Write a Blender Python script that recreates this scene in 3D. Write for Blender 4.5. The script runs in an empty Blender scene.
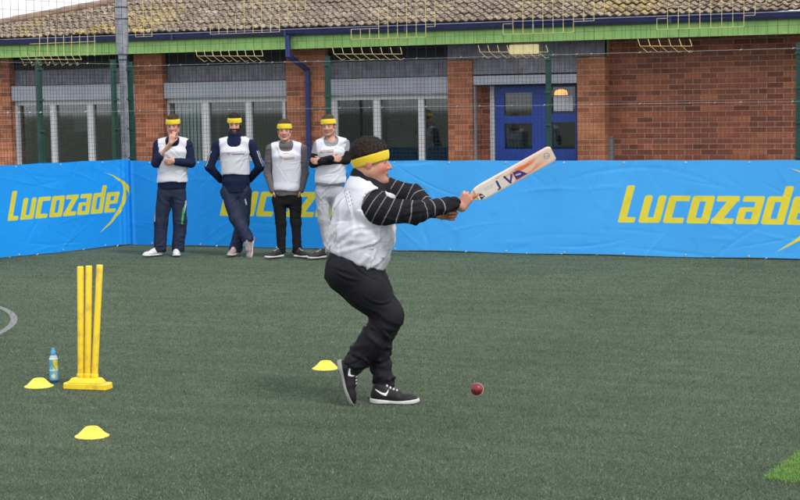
import bpy, bmesh, math, random
import numpy as np
from mathutils import Matrix, Vector

# ------------------------------------------------------------------ camera, sky, sun
SC = bpy.context.scene
COL = SC.collection
A, PITCH, ROLL, FPX, CH = math.radians(22.5), math.radians(5.1), math.radians(-.83), 1600., 1.84
CP = np.array([11.85, -18.9, CH])
RM = Matrix.Rotation(A, 3, 'Z') @ Matrix.Rotation(math.pi/2-PITCH, 3, 'X') @ Matrix.Rotation(ROLL, 3, 'Z')
RC = np.array(RM)
cam_d = bpy.data.cameras.new('camera'); cam = bpy.data.objects.new('camera', cam_d); COL.objects.link(cam)
cam.matrix_world = Matrix.Translation(CP.tolist()) @ RM.to_4x4()
cam_d.sensor_width = 36; cam_d.lens = FPX/800*36; cam_d.clip_end = 3000
SC.camera = cam

SUN_EL, SUN_AZ = math.radians(52), math.radians(22.5+180+42)   # direction towards the sun, measured from +Y counter-clockwise
world = bpy.data.worlds.new('World'); SC.world = world; world.use_nodes = True
wn = world.node_tree.nodes; wl = world.node_tree.links; wn.clear()
sky = wn.new('ShaderNodeTexSky'); sky.sky_type = 'NISHITA'; sky.sun_disc = False
sky.sun_elevation = SUN_EL; sky.sun_rotation = -SUN_AZ; sky.air_density = 1.0; sky.dust_density = 4; sky.ozone_density = 1
bg = wn.new('ShaderNodeBackground'); bg.inputs['Strength'].default_value = .12
# overcast: a bright cloud layer, uneven, covering nearly all of the sky
tcw = wn.new('ShaderNodeTexCoord'); nz = wn.new('ShaderNodeTexNoise'); nz.inputs['Scale'].default_value = 2.2; nz.inputs['Detail'].default_value = 6
cr = wn.new('ShaderNodeValToRGB'); cr.color_ramp.elements[0].position = .3; cr.color_ramp.elements[0].color = (7.8, 7.9, 8.4, 1)
cr.color_ramp.elements[1].position = .75; cr.color_ramp.elements[1].color = (10.6, 10.6, 10.9, 1)
mx = wn.new('ShaderNodeMix'); mx.data_type = 'RGBA'; mx.inputs['Factor'].default_value = .88
wo = wn.new('ShaderNodeOutputWorld')
wl.new(tcw.outputs['Generated'], nz.inputs['Vector']); wl.new(nz.outputs['Fac'], cr.inputs['Fac'])
wl.new(sky.outputs['Color'], mx.inputs['A']); wl.new(cr.outputs['Color'], mx.inputs['B'])
wl.new(mx.outputs['Result'], bg.inputs['Color']); wl.new(bg.outputs['Background'], wo.inputs['Surface'])
sd = bpy.data.lights.new('sun', 'SUN'); sd.energy = 1.7; sd.angle = math.radians(12); sd.color = (1, .965, .91)
sun = bpy.data.objects.new('sun', sd); COL.objects.link(sun)
tow = Vector((-math.sin(SUN_AZ)*math.cos(SUN_EL), math.cos(SUN_AZ)*math.cos(SUN_EL), math.sin(SUN_EL)))
sun.rotation_euler = tow.to_track_quat('Z', 'Y').to_euler()
SC.view_settings.view_transform = 'Standard'; SC.view_settings.look = 'None'
SC.view_settings.exposure = 0.30; SC.view_settings.gamma = 1; SC.view_settings.use_curve_mapping = False

# ------------------------------------------------------------------ measuring helpers (surveyed from the photograph)
def ray(px, py): return RC @ np.array([(px-400)/FPX, -(py-250)/FPX, -1.])
def on_y(px, py, y): d = ray(px, py); return CP + d*(y-CP[1])/d[1]
def ground(px, py, z=0.): d = ray(px, py); return CP + d*(z-CP[2])/d[2]
def on_plane(px, py, p0, n): d = ray(px, py); return CP + d*np.dot(np.array(p0)-CP, n)/np.dot(d, n)
EX = np.array([math.cos(A), math.sin(A), 0.]); EY = np.array([-math.sin(A), math.cos(A), 0.])
class Local:                       # a person's own frame: x to the photo's right, y away, z up
    def __init__(s, px, py): s.g = ground(px, py)
    def __call__(s, px, py, dy=0.):
        w = on_plane(px, py, s.g+EY*dy, EY)-s.g
        return np.array([w@EX, w@EY, w[2]])
def srgb(r, g, b):
    f = lambda c: (c/255/12.92 if c/255 <= .04045 else ((c/255+.055)/1.055)**2.4)
    return (f(r), f(g), f(b))

# ------------------------------------------------------------------ materials
def nodes(name):
    m = bpy.data.materials.new(name); m.use_nodes = True
    return m, m.node_tree.nodes, m.node_tree.links, m.node_tree.nodes['Principled BSDF']
def mixc(n, l, fac, a, b, mode='MIX'):
    x = n.new('ShaderNodeMix'); x.data_type = 'RGBA'; x.blend_type = mode
    for k, v in (('Factor', fac), ('A', a), ('B', b)):
        if hasattr(v, 'is_output'): l.new(v, x.inputs[k])
        elif k == 'Factor': x.inputs[k].default_value = v
        else: x.inputs[k].default_value = (*v[:3], 1)
    return x.outputs['Result']
def noise(n, l, scale, detail=3, vec=None, rough=.5):
    t = n.new('ShaderNodeTexNoise'); t.inputs['Scale'].default_value = scale; t.inputs['Detail'].default_value = detail
    t.inputs['Roughness'].default_value = rough
    if vec is None:
        tc = n.new('ShaderNodeTexCoord'); vec = tc.outputs['Object']
    l.new(vec, t.inputs['Vector']); return t.outputs['Fac']
def ramp(n, l, fac, p0, p1, c0=(0, 0, 0), c1=(1, 1, 1)):
    r = n.new('ShaderNodeValToRGB'); e = r.color_ramp.elements
    e[0].position = p0; e[1].position = p1; e[0].color = (*c0, 1); e[1].color = (*c1, 1)
    l.new(fac, r.inputs['Fac']); return r.outputs['Color']
def bump(n, l, h, strength, dist, b, prev=None):
    k = n.new('ShaderNodeBump'); k.inputs['Strength'].default_value = strength; k.inputs['Distance'].default_value = dist
    l.new(h, k.inputs['Height'])
    if prev: l.new(prev, k.inputs['Normal'])
    l.new(k.outputs['Normal'], b.inputs['Normal']); return k.outputs['Normal']
def plain(name, col, rough=.6, var=.12, scale=6, bmp=.1, metal=0, bscale=60, spec=.5, dirt=None):
    m, n, l, b = nodes(name)
    f = noise(n, l, scale, 5)
    c = mixc(n, l, ramp(n, l, f, .3, .7), tuple(x*(1-var) for x in col), tuple(min(1, x*(1+var)) for x in col))
    if dirt:
        g = ramp(n, l, noise(n, l, scale*2.3, 7), .52, .72)
        c = mixc(n, l, g, c, dirt)
    l.new(c, b.inputs['Base Color'])
    b.inputs['Roughness'].default_value = rough; b.inputs['Metallic'].default_value = metal; b.inputs['Specular IOR Level'].default_value = spec
    if bmp: bump(n, l, noise(n, l, bscale, 3), bmp, .01, b)
    return m
def painted(name, rough=.75, bscale=250, bmp=.25, spec=.3, sheen=0, var=.08, mark=None):
    """cloth / skin whose colour is a vertex colour of its own dye"""
    m, n, l, b = nodes(name)
    a = n.new('ShaderNodeAttribute'); a.attribute_name = 'Col'
    f = noise(n, l, 14, 4)
    c = mixc(n, l, ramp(n, l, f, .3, .7), (1-var,)*3, (1, 1, 1))
    c = mixc(n, l, 1.0, a.outputs['Color'], c, 'MULTIPLY')
    if mark:                         # a crisp printed / woven mark, from its distance stored on the mesh
        ma = n.new('ShaderNodeAttribute'); ma.attribute_name = 'mark'; mr = n.new('ShaderNodeMapRange')
        mr.inputs['From Min'].default_value = -.0012; mr.inputs['From Max'].default_value = -.0001; l.new(ma.outputs['Fac'], mr.inputs['Value'])
        c = mixc(n, l, mr.outputs['Result'], mark, c)
    l.new(c, b.inputs['Base Color']); b.inputs['Roughness'].default_value = rough
    b.inputs['Specular IOR Level'].default_value = spec; b.inputs['Sheen Weight'].default_value = sheen
    bump(n, l, noise(n, l, bscale, 2), bmp, .003, b)
    return m
def glass_mat(name, tint=(.74, .80, .80), refl=.5):
    m, n, l, b = nodes(name); n.remove(b)
    o = n['Material Output']; t = n.new('ShaderNodeBsdfTransparent'); t.inputs['Color'].default_value = (*tint, 1)
    g = n.new('ShaderNodeBsdfGlossy'); g.inputs['Roughness'].default_value = .03
    fr = n.new('ShaderNodeFresnel'); fr.inputs['IOR'].default_value = 1.5
    mm = n.new('ShaderNodeMath'); mm.operation = 'MULTIPLY'; mm.inputs[1].default_value = refl*2
    l.new(fr.outputs[0], mm.inputs[0])
    x = n.new('ShaderNodeMixShader'); l.new(mm.outputs[0], x.inputs[0]); l.new(t.outputs[0], x.inputs[1]); l.new(g.outputs[0], x.inputs[2])
    l.new(x.outputs[0], o.inputs['Surface']); return m
def brick_mat(name, c1, c2, mortar, vertical=False, sx=1.0, depth=True):
    m, n, l, b = nodes(name)
    tc = n.new('ShaderNodeTexCoord'); sp = n.new('ShaderNodeSeparateXYZ'); l.new(tc.outputs['Object'], sp.inputs[0])
    ad = n.new('ShaderNodeMath'); ad.operation = 'ADD'; l.new(sp.outputs['X'], ad.inputs[0]); l.new(sp.outputs['Y'], ad.inputs[1])
    cb = n.new('ShaderNodeCombineXYZ')
    if vertical: l.new(sp.outputs['Z'], cb.inputs['X']); l.new(ad.outputs[0], cb.inputs['Y'])
    else: l.new(ad.outputs[0], cb.inputs['X']); l.new(sp.outputs['Z'], cb.inputs['Y'])
    bt = n.new('ShaderNodeTexBrick'); bt.offset = .5; bt.inputs['Scale'].default_value = 1
    bt.inputs['Brick Width'].default_value = .225; bt.inputs['Row Height'].default_value = .075
    bt.inputs['Mortar Size'].default_value = .006; bt.inputs['Mortar Smooth'].default_value = .3; bt.inputs['Bias'].default_value = -.1
    bt.inputs['Color1'].default_value = (*c1, 1); bt.inputs['Color2'].default_value = (*c2, 1); bt.inputs['Mortar'].default_value = (*mortar, 1)
    l.new(cb.outputs[0], bt.inputs['Vector'])
    # a second, coarser brick grid in step with the first varies single bricks
    g = noise(n, l, 1.3, 4); h = noise(n, l, 40, 4)
    wn_ = n.new('ShaderNodeTexWhiteNoise'); wn_.noise_dimensions = '2D'
    sn = n.new('ShaderNodeVectorMath'); sn.operation = 'SNAP'; sn.inputs[1].default_value = (.225, .075, 1)
    l.new(cb.outputs[0], sn.inputs[0]); l.new(sn.outputs[0], wn_.inputs['Vector'])
    v = ramp(n, l, wn_.outputs['Value'], .0, 1, (.62, .6, .62), (1.18, 1.18, 1.15))
    c = mixc(n, l, bt.outputs['Fac'], mixc(n, l, 1., bt.outputs['Color'], v, 'MULTIPLY'), bt.outputs['Color'])
    c = mixc(n, l, 1., c, ramp(n, l, g, .3, .7, (.8, .8, .8), (1.1, 1.1, 1.1)), 'MULTIPLY')
    c = mixc(n, l, 1., c, ramp(n, l, h, .3, .7, (.85, .85, .85), (1.1, 1.1, 1.1)), 'MULTIPLY')
    l.new(c, b.inputs['Base Color']); b.inputs['Roughness'].default_value = .9
    iv = n.new('ShaderNodeMath'); iv.operation = 'SUBTRACT'; iv.inputs[0].default_value = 1; l.new(bt.outputs['Fac'], iv.inputs[1])
    p = bump(n, l, iv.outputs[0], .8, .008, b); bump(n, l, h, .3, .01, b, p)
    return m

M = {}
M['brick'] = brick_mat('shaded_red_brick', (.50, .165, .085), (.29, .085, .05), (.52, .35, .26))  # the piers' brick in a darker tone, soffit shade put into the colour
M['brick_pier'] = brick_mat('lit_red_brick', (.62, .22, .10), (.42, .135, .068), (.56, .39, .28))  # same brick in a brighter tone, light on the piers put into the colour
M['soldier'] = plain('blue_grey_brick', (.25, .24, .29), .7, .3, 9, .4)
M['soldier_mortar'] = plain('pale_mortar', (.5, .48, .44), .9, .2, 12, .3)
M['green_fascia'] = plain('lime_painted_board', (.37, .66, .19), .5, .10, 3, .05, dirt=(.29, .53, .15))
M['navy'] = plain('navy_plastic', (.028, .036, .13), .32, .2, 4, .05)
M['blue_pipe'] = plain('blue_painted_pipe', (.02, .035, .17), .3, .15, 5, .05)
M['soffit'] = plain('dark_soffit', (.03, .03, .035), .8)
M['shutter'] = plain('silver_shutter', (.46, .48, .54), .42, .1, 5, .05, metal=.25)
M['frame_white'] = plain('white_window_frame', (.74, .75, .77), .4, .06, 5, .03)
M['blue_door'] = plain('blue_door_paint', (.02, .07, .42), .35, .15, 4, .05)
M['glass'] = glass_mat('window_glass', (.86, .90, .90), 1.15)
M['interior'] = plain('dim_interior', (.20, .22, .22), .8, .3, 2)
M['interior_pale'] = plain('pale_board', (.55, .65, .65), .6)
M['blind'] = plain('white_blind', (.85, .88, .86), .6)
M['fence_green'] = plain('fence_green_coat', (.012, .075, .058), .4, .2, 8, .05)
M['wire'] = plain('wire_green_black', (.012, .028, .026), .5, .2, 8, 0)
M['cord'] = plain('dark_net_cord', (.02, .022, .024), .8, .2, 8, 0)
M['cord_yellow'] = plain('yellow_net_cord', (.74, .60, .25), .8, .2, 12, 0)
M['clip'] = plain('galvanised_wire', (.62, .63, .62), .35, .2, 30, 0, metal=.3)
M['column'] = plain('galvanised_column', (.34, .36, .42), .45, .25, 9, .15, metal=.2, dirt=(.22, .23, .27))
M['band'] = plain('black_strap', (.03, .03, .035), .5)
M['yellow'] = plain('yellow_plastic', (.90, .63, .025), .38, .07, 7, .06, dirt=(.62, .42, .05))
M['cone'] = plain('lemon_plastic', (.84, .72, .06), .45, .08, 12, .05, dirt=(.66, .55, .08))
M['paper'] = plain('white_paper', (.72, .74, .78), .7)
M['cream'] = plain('cream_plastic', (.85, .76, .46), .5)
M['grey_box'] = plain('grey_steel_box', (.28, .29, .29), .5)
M['pave'] = plain('paving', (.2, .19, .18), .9, .2, 3, .3)
M['far'] = plain('open_field', (.07, .09, .06), .95, .2, .2, .3)

def lamp_mat(name, col, s):
    m, n, l, b = nodes(name); b.inputs['Base Color'].default_value = (*col, 1)
    b.inputs['Emission Color'].default_value = (*col, 1); b.inputs['Emission Strength'].default_value = s; return m
M['lamp'] = lamp_mat('lit_orange_shade', (1, .36, .10), 1.6)

# ------------------------------------------------------------------ object helpers
def link(o, parent=None):
    COL.objects.link(o)
    if parent is not None: o.parent = parent
    return o
def tag(o, label=None, cat=None, group=None, kind=None):
    if label: o['label'] = label
    if cat: o['category'] = cat
    if group: o['group'] = group
    if kind: o['kind'] = kind
    return o
def empty(name, loc, label, cat, rz=0., group=None):
    o = bpy.data.objects.new(name, None); o.empty_display_size = .1; o.location = tuple(loc); o.rotation_euler = (0, 0, rz)
    link(o); return tag(o, label, cat, group)
def npmesh(name, V, F, mat, parent=None, smooth=False, cols=None, mats=None, attrs=None):
    me = bpy.data.meshes.new(name); V = np.asarray(V, np.float32); F = np.asarray(F, np.int32)
    k = F.shape[1]
    me.vertices.add(len(V)); me.vertices.foreach_set('co', V.ravel())
    me.loops.add(F.size); me.loops.foreach_set('vertex_index', F.ravel())
    me.polygons.add(len(F)); me.polygons.foreach_set('loop_start', np.arange(len(F), dtype=np.int32)*k)
    me.polygons.foreach_set('loop_total', np.full(len(F), k, np.int32))
    me.update(calc_edges=True); me.validate()
    if smooth: me.polygons.foreach_set('use_smooth', np.ones(len(me.polygons), bool))
    me.materials.append(mat)
    if cols is not None:
        a = me.color_attributes.new('Col', 'FLOAT_COLOR', 'POINT')
        a.data.foreach_set('color', np.c_[cols, np.ones(len(cols))].astype(np.float32).ravel())
    for an, av in (attrs or {}).items():
        a = me.attributes.new(an, 'FLOAT', 'POINT'); a.data.foreach_set('value', np.asarray(av, np.float32))
    return link(bpy.data.objects.new(name, me), parent)
BOXF = [(0, 3, 2, 1), (4, 5, 6, 7), (0, 1, 5, 4), (1, 2, 6, 5), (2, 3, 7, 6), (3, 0, 4, 7)]
class MB:
    """collects boxes, bars and tubes into one mesh"""
    def __init__(s): s.v = []; s.f = []
    def box(s, x0, x1, y0, y1, z0, z1):
        b = len(s.v); s.v += [(x0, y0, z0), (x1, y0, z0), (x1, y1, z0), (x0, y1, z0), (x0, y0, z1), (x1, y0, z1), (x1, y1, z1), (x0, y1, z1)]
        s.f += [tuple(b+i for i in q) for q in BOXF]; return s
    def bar(s, a, b, r, r2=None, n=4, up=(0, 0, 1), caps=True):
        a = np.array(a, float); b = np.array(b, float); d = b-a; L = np.linalg.norm(d)
        if L < 1e-6: return s
        d /= L; u = np.array(up, float)
        if abs(u@d) > .95: u = np.array([1., 0, 0])
        u = u-d*(u@d); u /= np.linalg.norm(u); w = np.cross(d, u); k = len(s.v); r2 = r if r2 is None else r2
        for p, rr in ((a, r), (b, r2)):
            for i in range(n):
                t = 2*math.pi*(i+.5)/n; s.v.append(tuple(p+rr*(u*math.cos(t)+w*math.sin(t))))
        for i in range(n): j = (i+1) % n; s.f.append((k+i, k+j, k+n+j, k+n+i))
        if caps: s.f.append(tuple(k+i for i in range(n-1, -1, -1))); s.f.append(tuple(k+n+i for i in range(n)))
        return s
    def lathe(s, prof, n=24, c=(0, 0, 0)):
        k = len(s.v)
        for r, z in prof:
            for i in range(n):
                t = 2*math.pi*i/n; s.v.append((c[0]+r*math.cos(t), c[1]+r*math.sin(t), c[2]+z))
        for q in range(len(prof)-1):
            for i in range(n): j = (i+1) % n; s.f.append((k+q*n+i, k+q*n+j, k+(q+1)*n+j, k+(q+1)*n+i))
        return s
    def prism(s, poly, f):           # poly: list of 2D points, f(p, side)->3D for side 0/1
        k = len(s.v); n = len(poly)
        for sd_ in (0, 1):
            for p in poly: s.v.append(tuple(f(p, sd_)))
        s.f.append(tuple(k+i for i in range(n-1, -1, -1))); s.f.append(tuple(k+n+i for i in range(n)))
        for i in range(n): j = (i+1) % n; s.f.append((k+i, k+j, k+n+j, k+n+i))
        return s
    def build(s, name, mat, parent=None, smooth=False, bevel=0, seg=2, tags=None):
        me = bpy.data.meshes.new(name); me.from_pydata([tuple(map(float, v)) for v in s.v], [], s.f); me.validate()
        bm = bmesh.new(); bm.from_mesh(me); bmesh.ops.recalc_face_normals(bm, faces=bm.faces)
        if bevel: bmesh.ops.bevel(bm, geom=bm.edges[:], offset=bevel, segments=seg, profile=.5, affect='EDGES', clamp_overlap=True)
        bm.to_mesh(me); bm.free()
        if smooth:
            me.polygons.foreach_set('use_smooth', np.ones(len(me.polygons), bool))
        me.materials.append(mat); return link(bpy.data.objects.new(name, me), parent)

# ------------------------------------------------------------------ 2D signed distances for printing
def sd_box(x, y, x0, x1, y0, y1, r=.0):
    qx = np.abs(x-(x0+x1)/2)-(x1-x0)/2+r; qy = np.abs(y-(y0+y1)/2)-(y1-y0)/2+r
    return np.hypot(np.maximum(qx, 0), np.maximum(qy, 0))+np.minimum(np.maximum(qx, qy), 0)-r
def sd_seg(x, y, a, b, r0, r1=None):
    r1 = r0 if r1 is None else r1; dx, dy = b[0]-a[0], b[1]-a[1]; t = np.clip(((x-a[0])*dx+(y-a[1])*dy)/(dx*dx+dy*dy+1e-12), 0, 1)
    return np.hypot(x-a[0]-t*dx, y-a[1]-t*dy)-(r0+(r1-r0)*t)
def sd_chain(x, y, pts):
    d = np.full(np.shape(x), 9.)
    for p, q in zip(pts[:-1], pts[1:]): d = np.minimum(d, sd_seg(x, y, p[:2], q[:2], p[2], q[2]))
    return d
def sd_poly(x, y, P):
    d = np.full(np.shape(x), 1e9); ins = np.zeros(np.shape(x), bool)
    for i in range(len(P)):
        a, b = P[i], P[i-1]; d = np.minimum(d, sd_seg(x, y, a, b, 0))
        c = ((a[1] > y) != (b[1] > y)) & (x < (b[0]-a[0])*(y-a[1])/(b[1]-a[1]+1e-12)+a[0]); ins ^= c
    return np.where(ins, -d, d)
def lucozade(x, y):
    """slanted squared lettering; 1 unit = x-height, baseline y=0"""
    S, B = .29, .20
    xs = x-.27*y; d = np.full(np.shape(x), 9.); o = [0.]
    def bx(x0, x1, y0, y1, r=.04): return sd_box(xs-o[0], y, x0, x1, y0, y1, r)
    m = lambda *a: np.minimum.reduce(a)
    W = .80
    L = m(bx(0, S, 0, 1.36), bx(0, .62, 0, B)); d = m(d, L); o[0] += .76
    u = m(bx(0, S, 0, 1, .08), bx(W-S, W, 0, 1, .08), bx(.08, W-.04, 0, B)); d = m(d, u); o[0] += W+.10
    c = m(bx(0, S, 0, 1, .09), bx(.05, W-.06, 0, B), bx(.05, W-.03, 1-B, 1)); d = m(d, c); o[0] += W+.06
    oo = m(bx(0, S, 0, 1, .09), bx(W-S, W, 0, 1, .09), bx(.05, W-.05, 0, B), bx(.05, W-.05, 1-B, 1)); d = m(d, oo); o[0] += W+.08
    z = m(bx(0, W, 0, B), bx(0, W, 1-B, 1), sd_poly(xs-o[0], y, [(0, .1), (.36, .1), (W, .9), (W-.36, .9)])); d = m(d, z); o[0] += W+.08
    a = m(bx(W-S, W, 0, 1, .06), bx(.05, W-.05, 1-B, 1), bx(.04, W-.05, 0, B-.02), bx(0, .27, 0, .6, .08), bx(.04, W-.05, .44, .6)); d = m(d, a); o[0] += W+.10
    dd = m(bx(0, S, 0, 1, .09), bx(W-S, W, 0, 1.36, .05), bx(.05, W-.05, 0, B), bx(.05, W-.05, 1-B, 1)); d = m(d, dd); o[0] += W+.10
    e = m(bx(0, S, 0, 1, .09), bx(.05, W-.04, 0, B-.02), bx(.05, W-.05, 1-B, 1), bx(W-S+.02, W, .42, 1, .06), bx(.05, W-.05, .42, .58)); d = m(d, e)
    ex = o[0]+W
    X, Y = x-ex, y
    s1 = sd_chain(X, Y, [(-.75, 2.02, .005), (-.1, 1.8, .03), (.55, 1.42, .08), (1.02, 1.0, .15), (1.06, .75, .14), (.95, .35, .01)])
    s2 = sd_chain(X, Y, [(.5, 1.45, .01), (.62, 1.05, .09), (.6, .7, .13), (.28, .1, .11), (-.35, -.5, .06), (-1.15, -.98, .003)])
    return m(d, s1, s2), ex

# ------------------------------------------------------------------ turf, ground, lines
def sheet(name, x0, x1, y0, y1, z, mat):
    o = MB(); o.v = [(x0, y0, z), (x1, y0, z), (x1, y1, z), (x0, y1, z)]; o.f = [(0, 1, 2, 3)]
    return tag(o.build(name, mat), kind='structure')
def turf_material():
    m, n, l, b = nodes('artificial_turf')
    f1 = noise(n, l, 260, 3, rough=.7); f2 = noise(n, l, 70, 4, rough=.7); f3 = noise(n, l, .55, 4); f4 = noise(n, l, 5, 5)
    c = mixc(n, l, ramp(n, l, f1, .42, .58), (.010, .016, .010), (.20, .275, .18))
    c = mixc(n, l, ramp(n, l, f2, .45, .85), c, (.088, .120, .076))
    c = mixc(n, l, 1., c, ramp(n, l, f3, .3, .7, (.86, .88, .86), (1.12, 1.10, 1.12)), 'MULTIPLY')
    tc = n.new('ShaderNodeTexCoord'); mp = n.new('ShaderNodeMapping'); mp.inputs['Rotation'].default_value = (0, 0, -A); mp.inputs['Scale'].default_value = (.5, 3.2, 1); l.new(tc.outputs['Object'], mp.inputs['Vector'])
    f5 = noise(n, l, 1.6, 5, mp.outputs['Vector'], .65); c = mixc(n, l, 1., c, ramp(n, l, f5, .35, .65, (.80, .83, .80), (1.12, 1.12, 1.12)), 'MULTIPLY')
    c = mixc(n, l, 1., c, ramp(n, l, f4, .3, .7, (.86, .88, .86), (1.12, 1.12, 1.12)), 'MULTIPLY')
    l.new(c, b.inputs['Base Color']); b.inputs['Roughness'].default_value = .9; b.inputs['Specular IOR Level'].default_value = .25
    p = bump(n, l, f1, .9, .012, b); bump(n, l, f2, .7, .02, b, p)
    return m
M['turf'] = turf_material()
sheet('ground', -700, 700, -700, 700, -.06, M['far'])
o = MB().box(-12, 30, -34, .35, -.05, 0).build('turf', M['turf']); tag(o, kind='structure')
o = MB().box(-30, 40, .35, 30, -.05, -.012).build('path', M['pave']); tag(o, kind='structure')
M['line_white'] = plain('worn_white_line', (.20, .215, .22), .9, .2, 40, .6, bscale=180, dirt=(.12, .14, .13))
M['line_green'] = plain('bright_green_line', (.075, .17, .035), .95, .4, 45, .9, bscale=200, dirt=(.04, .075, .03))

def flat_strip(name, pts_in, pts_out, z, mat):
    mb = MB(); n = len(pts_in)
    for p, q in zip(pts_in, pts_out): mb.v += [(p[0], p[1], z), (q[0], q[1], z)]
    mb.f = [(2*i, 2*i+1, 2*i+3, 2*i+2) for i in range(n-1)]
    return tag(mb.build(name, mat), kind='structure')
# curved line at the far left of the pitch (part of a centre circle)
pa = [ground(*p)[:2] for p in ((0, 307.5), (13.5, 316.5), (0, 333))]
(ax, ay), (bx_, by), (cx_, cy) = pa
D = 2*(ax*(by-cy)+bx_*(cy-ay)+cx_*(ay-by))
ux = ((ax**2+ay**2)*(by-cy)+(bx_**2+by**2)*(cy-ay)+(cx_**2+cy**2)*(ay-by))/D
uy = ((ax**2+ay**2)*(cx_-bx_)+(bx_**2+by**2)*(ax-cx_)+(cx_**2+cy**2)*(bx_-ax))/D
rr = math.hypot(ax-ux, ay-uy)
th = [2*math.pi*i/180 for i in range(181)]
flat_strip('turf_line', [(ux+(rr-.03)*math.cos(t), uy+(rr-.03)*math.sin(t)) for t in th], [(ux+(rr+.03)*math.cos(t), uy+(rr+.03)*math.sin(t)) for t in th], .002, M['line_white'])
q = [ground(*p)[:2] for p in ((763, 479.5), (800, 452), (830, 430), (840, 487))]

# blades of turf fibre
rng = np.random.default_rng(5)
def blades(N, seed):
    r = np.random.default_rng(seed)
    # choose more of them near the camera: sample distance, then sideways position over a wide wedge
    d = 6.3+(20.5-6.3)*r.random(N)**1.55; w = d*.33
    s = (r.random(N)*2-1)*w
    X = CP[0]+EX[0]*s+EY[0]*d; Y = CP[1]+EX[1]*s+EY[1]*d
    ok = (Y < -.05) & (X > -.244*(-Y)+.1)
    X, Y, d = X[ok], Y[ok], d[ok]; n = len(X)
    hgt = r.uniform(.004, .015, n); wd = r.uniform(.0014, .0032, n)*(d/10)**.5; an = r.random(n)*math.pi*2; lean = r.normal(0, .009, (n, 2))
    dx, dy = np.cos(an)*wd/2, np.sin(an)*wd/2
    V = np.empty((n, 3, 3)); V[:, 0] = np.c_[X-dx, Y-dy, np.zeros(n)-.001]; V[:, 1] = np.c_[X+dx, Y+dy, np.zeros(n)-.001]
    V[:, 2] = np.c_[X+lean[:, 0], Y+lean[:, 1], hgt]
    g = r.random(n)[:, None]; base = np.where(g < .55, (.072, .102, .059), np.where(g < .76, (.24, .30, .205), (.009, .012, .008)))
    # the bright green line has green fibres, the worn curved line pale ones
    P = np.array(q); ing = np.ones(n, bool)
    for i in range(4):
        e = P[(i+1) % 4]-P[i]; ing &= ((X-P[i, 0])*e[1]-(Y-P[i, 1])*e[0])*np.sign((P[(i+2) % 4]-P[i])@np.array([e[1], -e[0]])) > 0
    onl = np.abs(np.hypot(X-ux, Y-uy)-rr) < .03
    base = np.where((onl & (g[:, 0] < .7))[:, None], (.27, .28, .30), base)
    base = base*r.uniform(.75, 1.25, (n, 1))
    return V.reshape(-1, 3), np.arange(n*3).reshape(-1, 3), np.repeat(base, 3, 0)
M['blade'] = painted('turf_fibre', rough=.7, bmp=0, var=.0)
V, Fc, cl = blades(680000, 3)
tag(npmesh('turf_fibre', V, Fc, M['blade'], cols=cl), 'short grey green artificial grass fibres covering the pitch', 'artificial grass', kind='stuff')

# the corner of a bright green line: a dense strip of green fibre
def green_line(n=60000):
    r = np.random.default_rng(8); P = np.array(q); lo, hi = P.min(0), P.max(0); xy = lo+(hi-lo)*r.random((n, 2)); X, Y = xy.T
    s_ = sd_poly(X, Y, [tuple(p) for p in P]); ok = s_ < .004+.010*np.sin(X*90)*np.sin(Y*70)-.012*r.random(n); X, Y = X[ok], Y[ok]; n = len(X)
    hgt = r.uniform(.008, .019, n); wd = r.uniform(.002, .004, n); an = r.random(n)*math.pi*2; ln = r.normal(0, .010, (n, 2)); dx, dy = np.cos(an)*wd/2, np.sin(an)*wd/2
    V = np.empty((n, 3, 3)); V[:, 0] = np.c_[X-dx, Y-dy, np.zeros(n)]; V[:, 1] = np.c_[X+dx, Y+dy, np.zeros(n)]; V[:, 2] = np.c_[X+ln[:, 0], Y+ln[:, 1], hgt]
    base = np.array((.22, .40, .10))*r.uniform(.25, 1.3, (n, 1))
    return V.reshape(-1, 3), np.arange(n*3).reshape(-1, 3), np.repeat(base, 3, 0)
V, Fc, cl = green_line()
tag(npmesh('green_marking', V, Fc, M['blade'], cols=cl), kind='structure')

# ------------------------------------------------------------------ banners
def banner_material(name, blue, yel, rough):
    m, n, l, b = nodes(name)
    a = n.new('ShaderNodeAttribute'); a.attribute_name = 'logo'
    mr = n.new('ShaderNodeMapRange'); mr.inputs['From Min'].default_value = -.0015; mr.inputs['From Max'].default_value = .0015
    l.new(a.outputs['Fac'], mr.inputs['Value'])
    f = noise(n, l, 1.1, 4); g = noise(n, l, 7, 6)
    bl = mixc(n, l, ramp(n, l, f, .3, .7), tuple(c*.94 for c in blue), tuple(c*1.05 for c in blue))
    bl = mixc(n, l, ramp(n, l, g, .56, .85), bl, tuple(c*.86 for c in blue))
    ye = mixc(n, l, ramp(n, l, g, .5, .8), yel, tuple(c*.85 for c in yel))
    c = mixc(n, l, mr.outputs['Result'], ye, bl); l.new(c, b.inputs['Base Color'])
    b.inputs['Roughness'].default_value = rough; b.inputs['Specular IOR Level'].default_value = .35
    bump(n, l, noise(n, l, 900, 1), .08, .002, b)
    return m
M['ban_a'] = banner_material('blue_banner_vinyl', (.010, .300, .84), (.66, .60, .045), .5)
M['ban_b'] = banner_material('pale_blue_banner_vinyl', (.060, .42, .95), (.82, .70, .05), .5)
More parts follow.
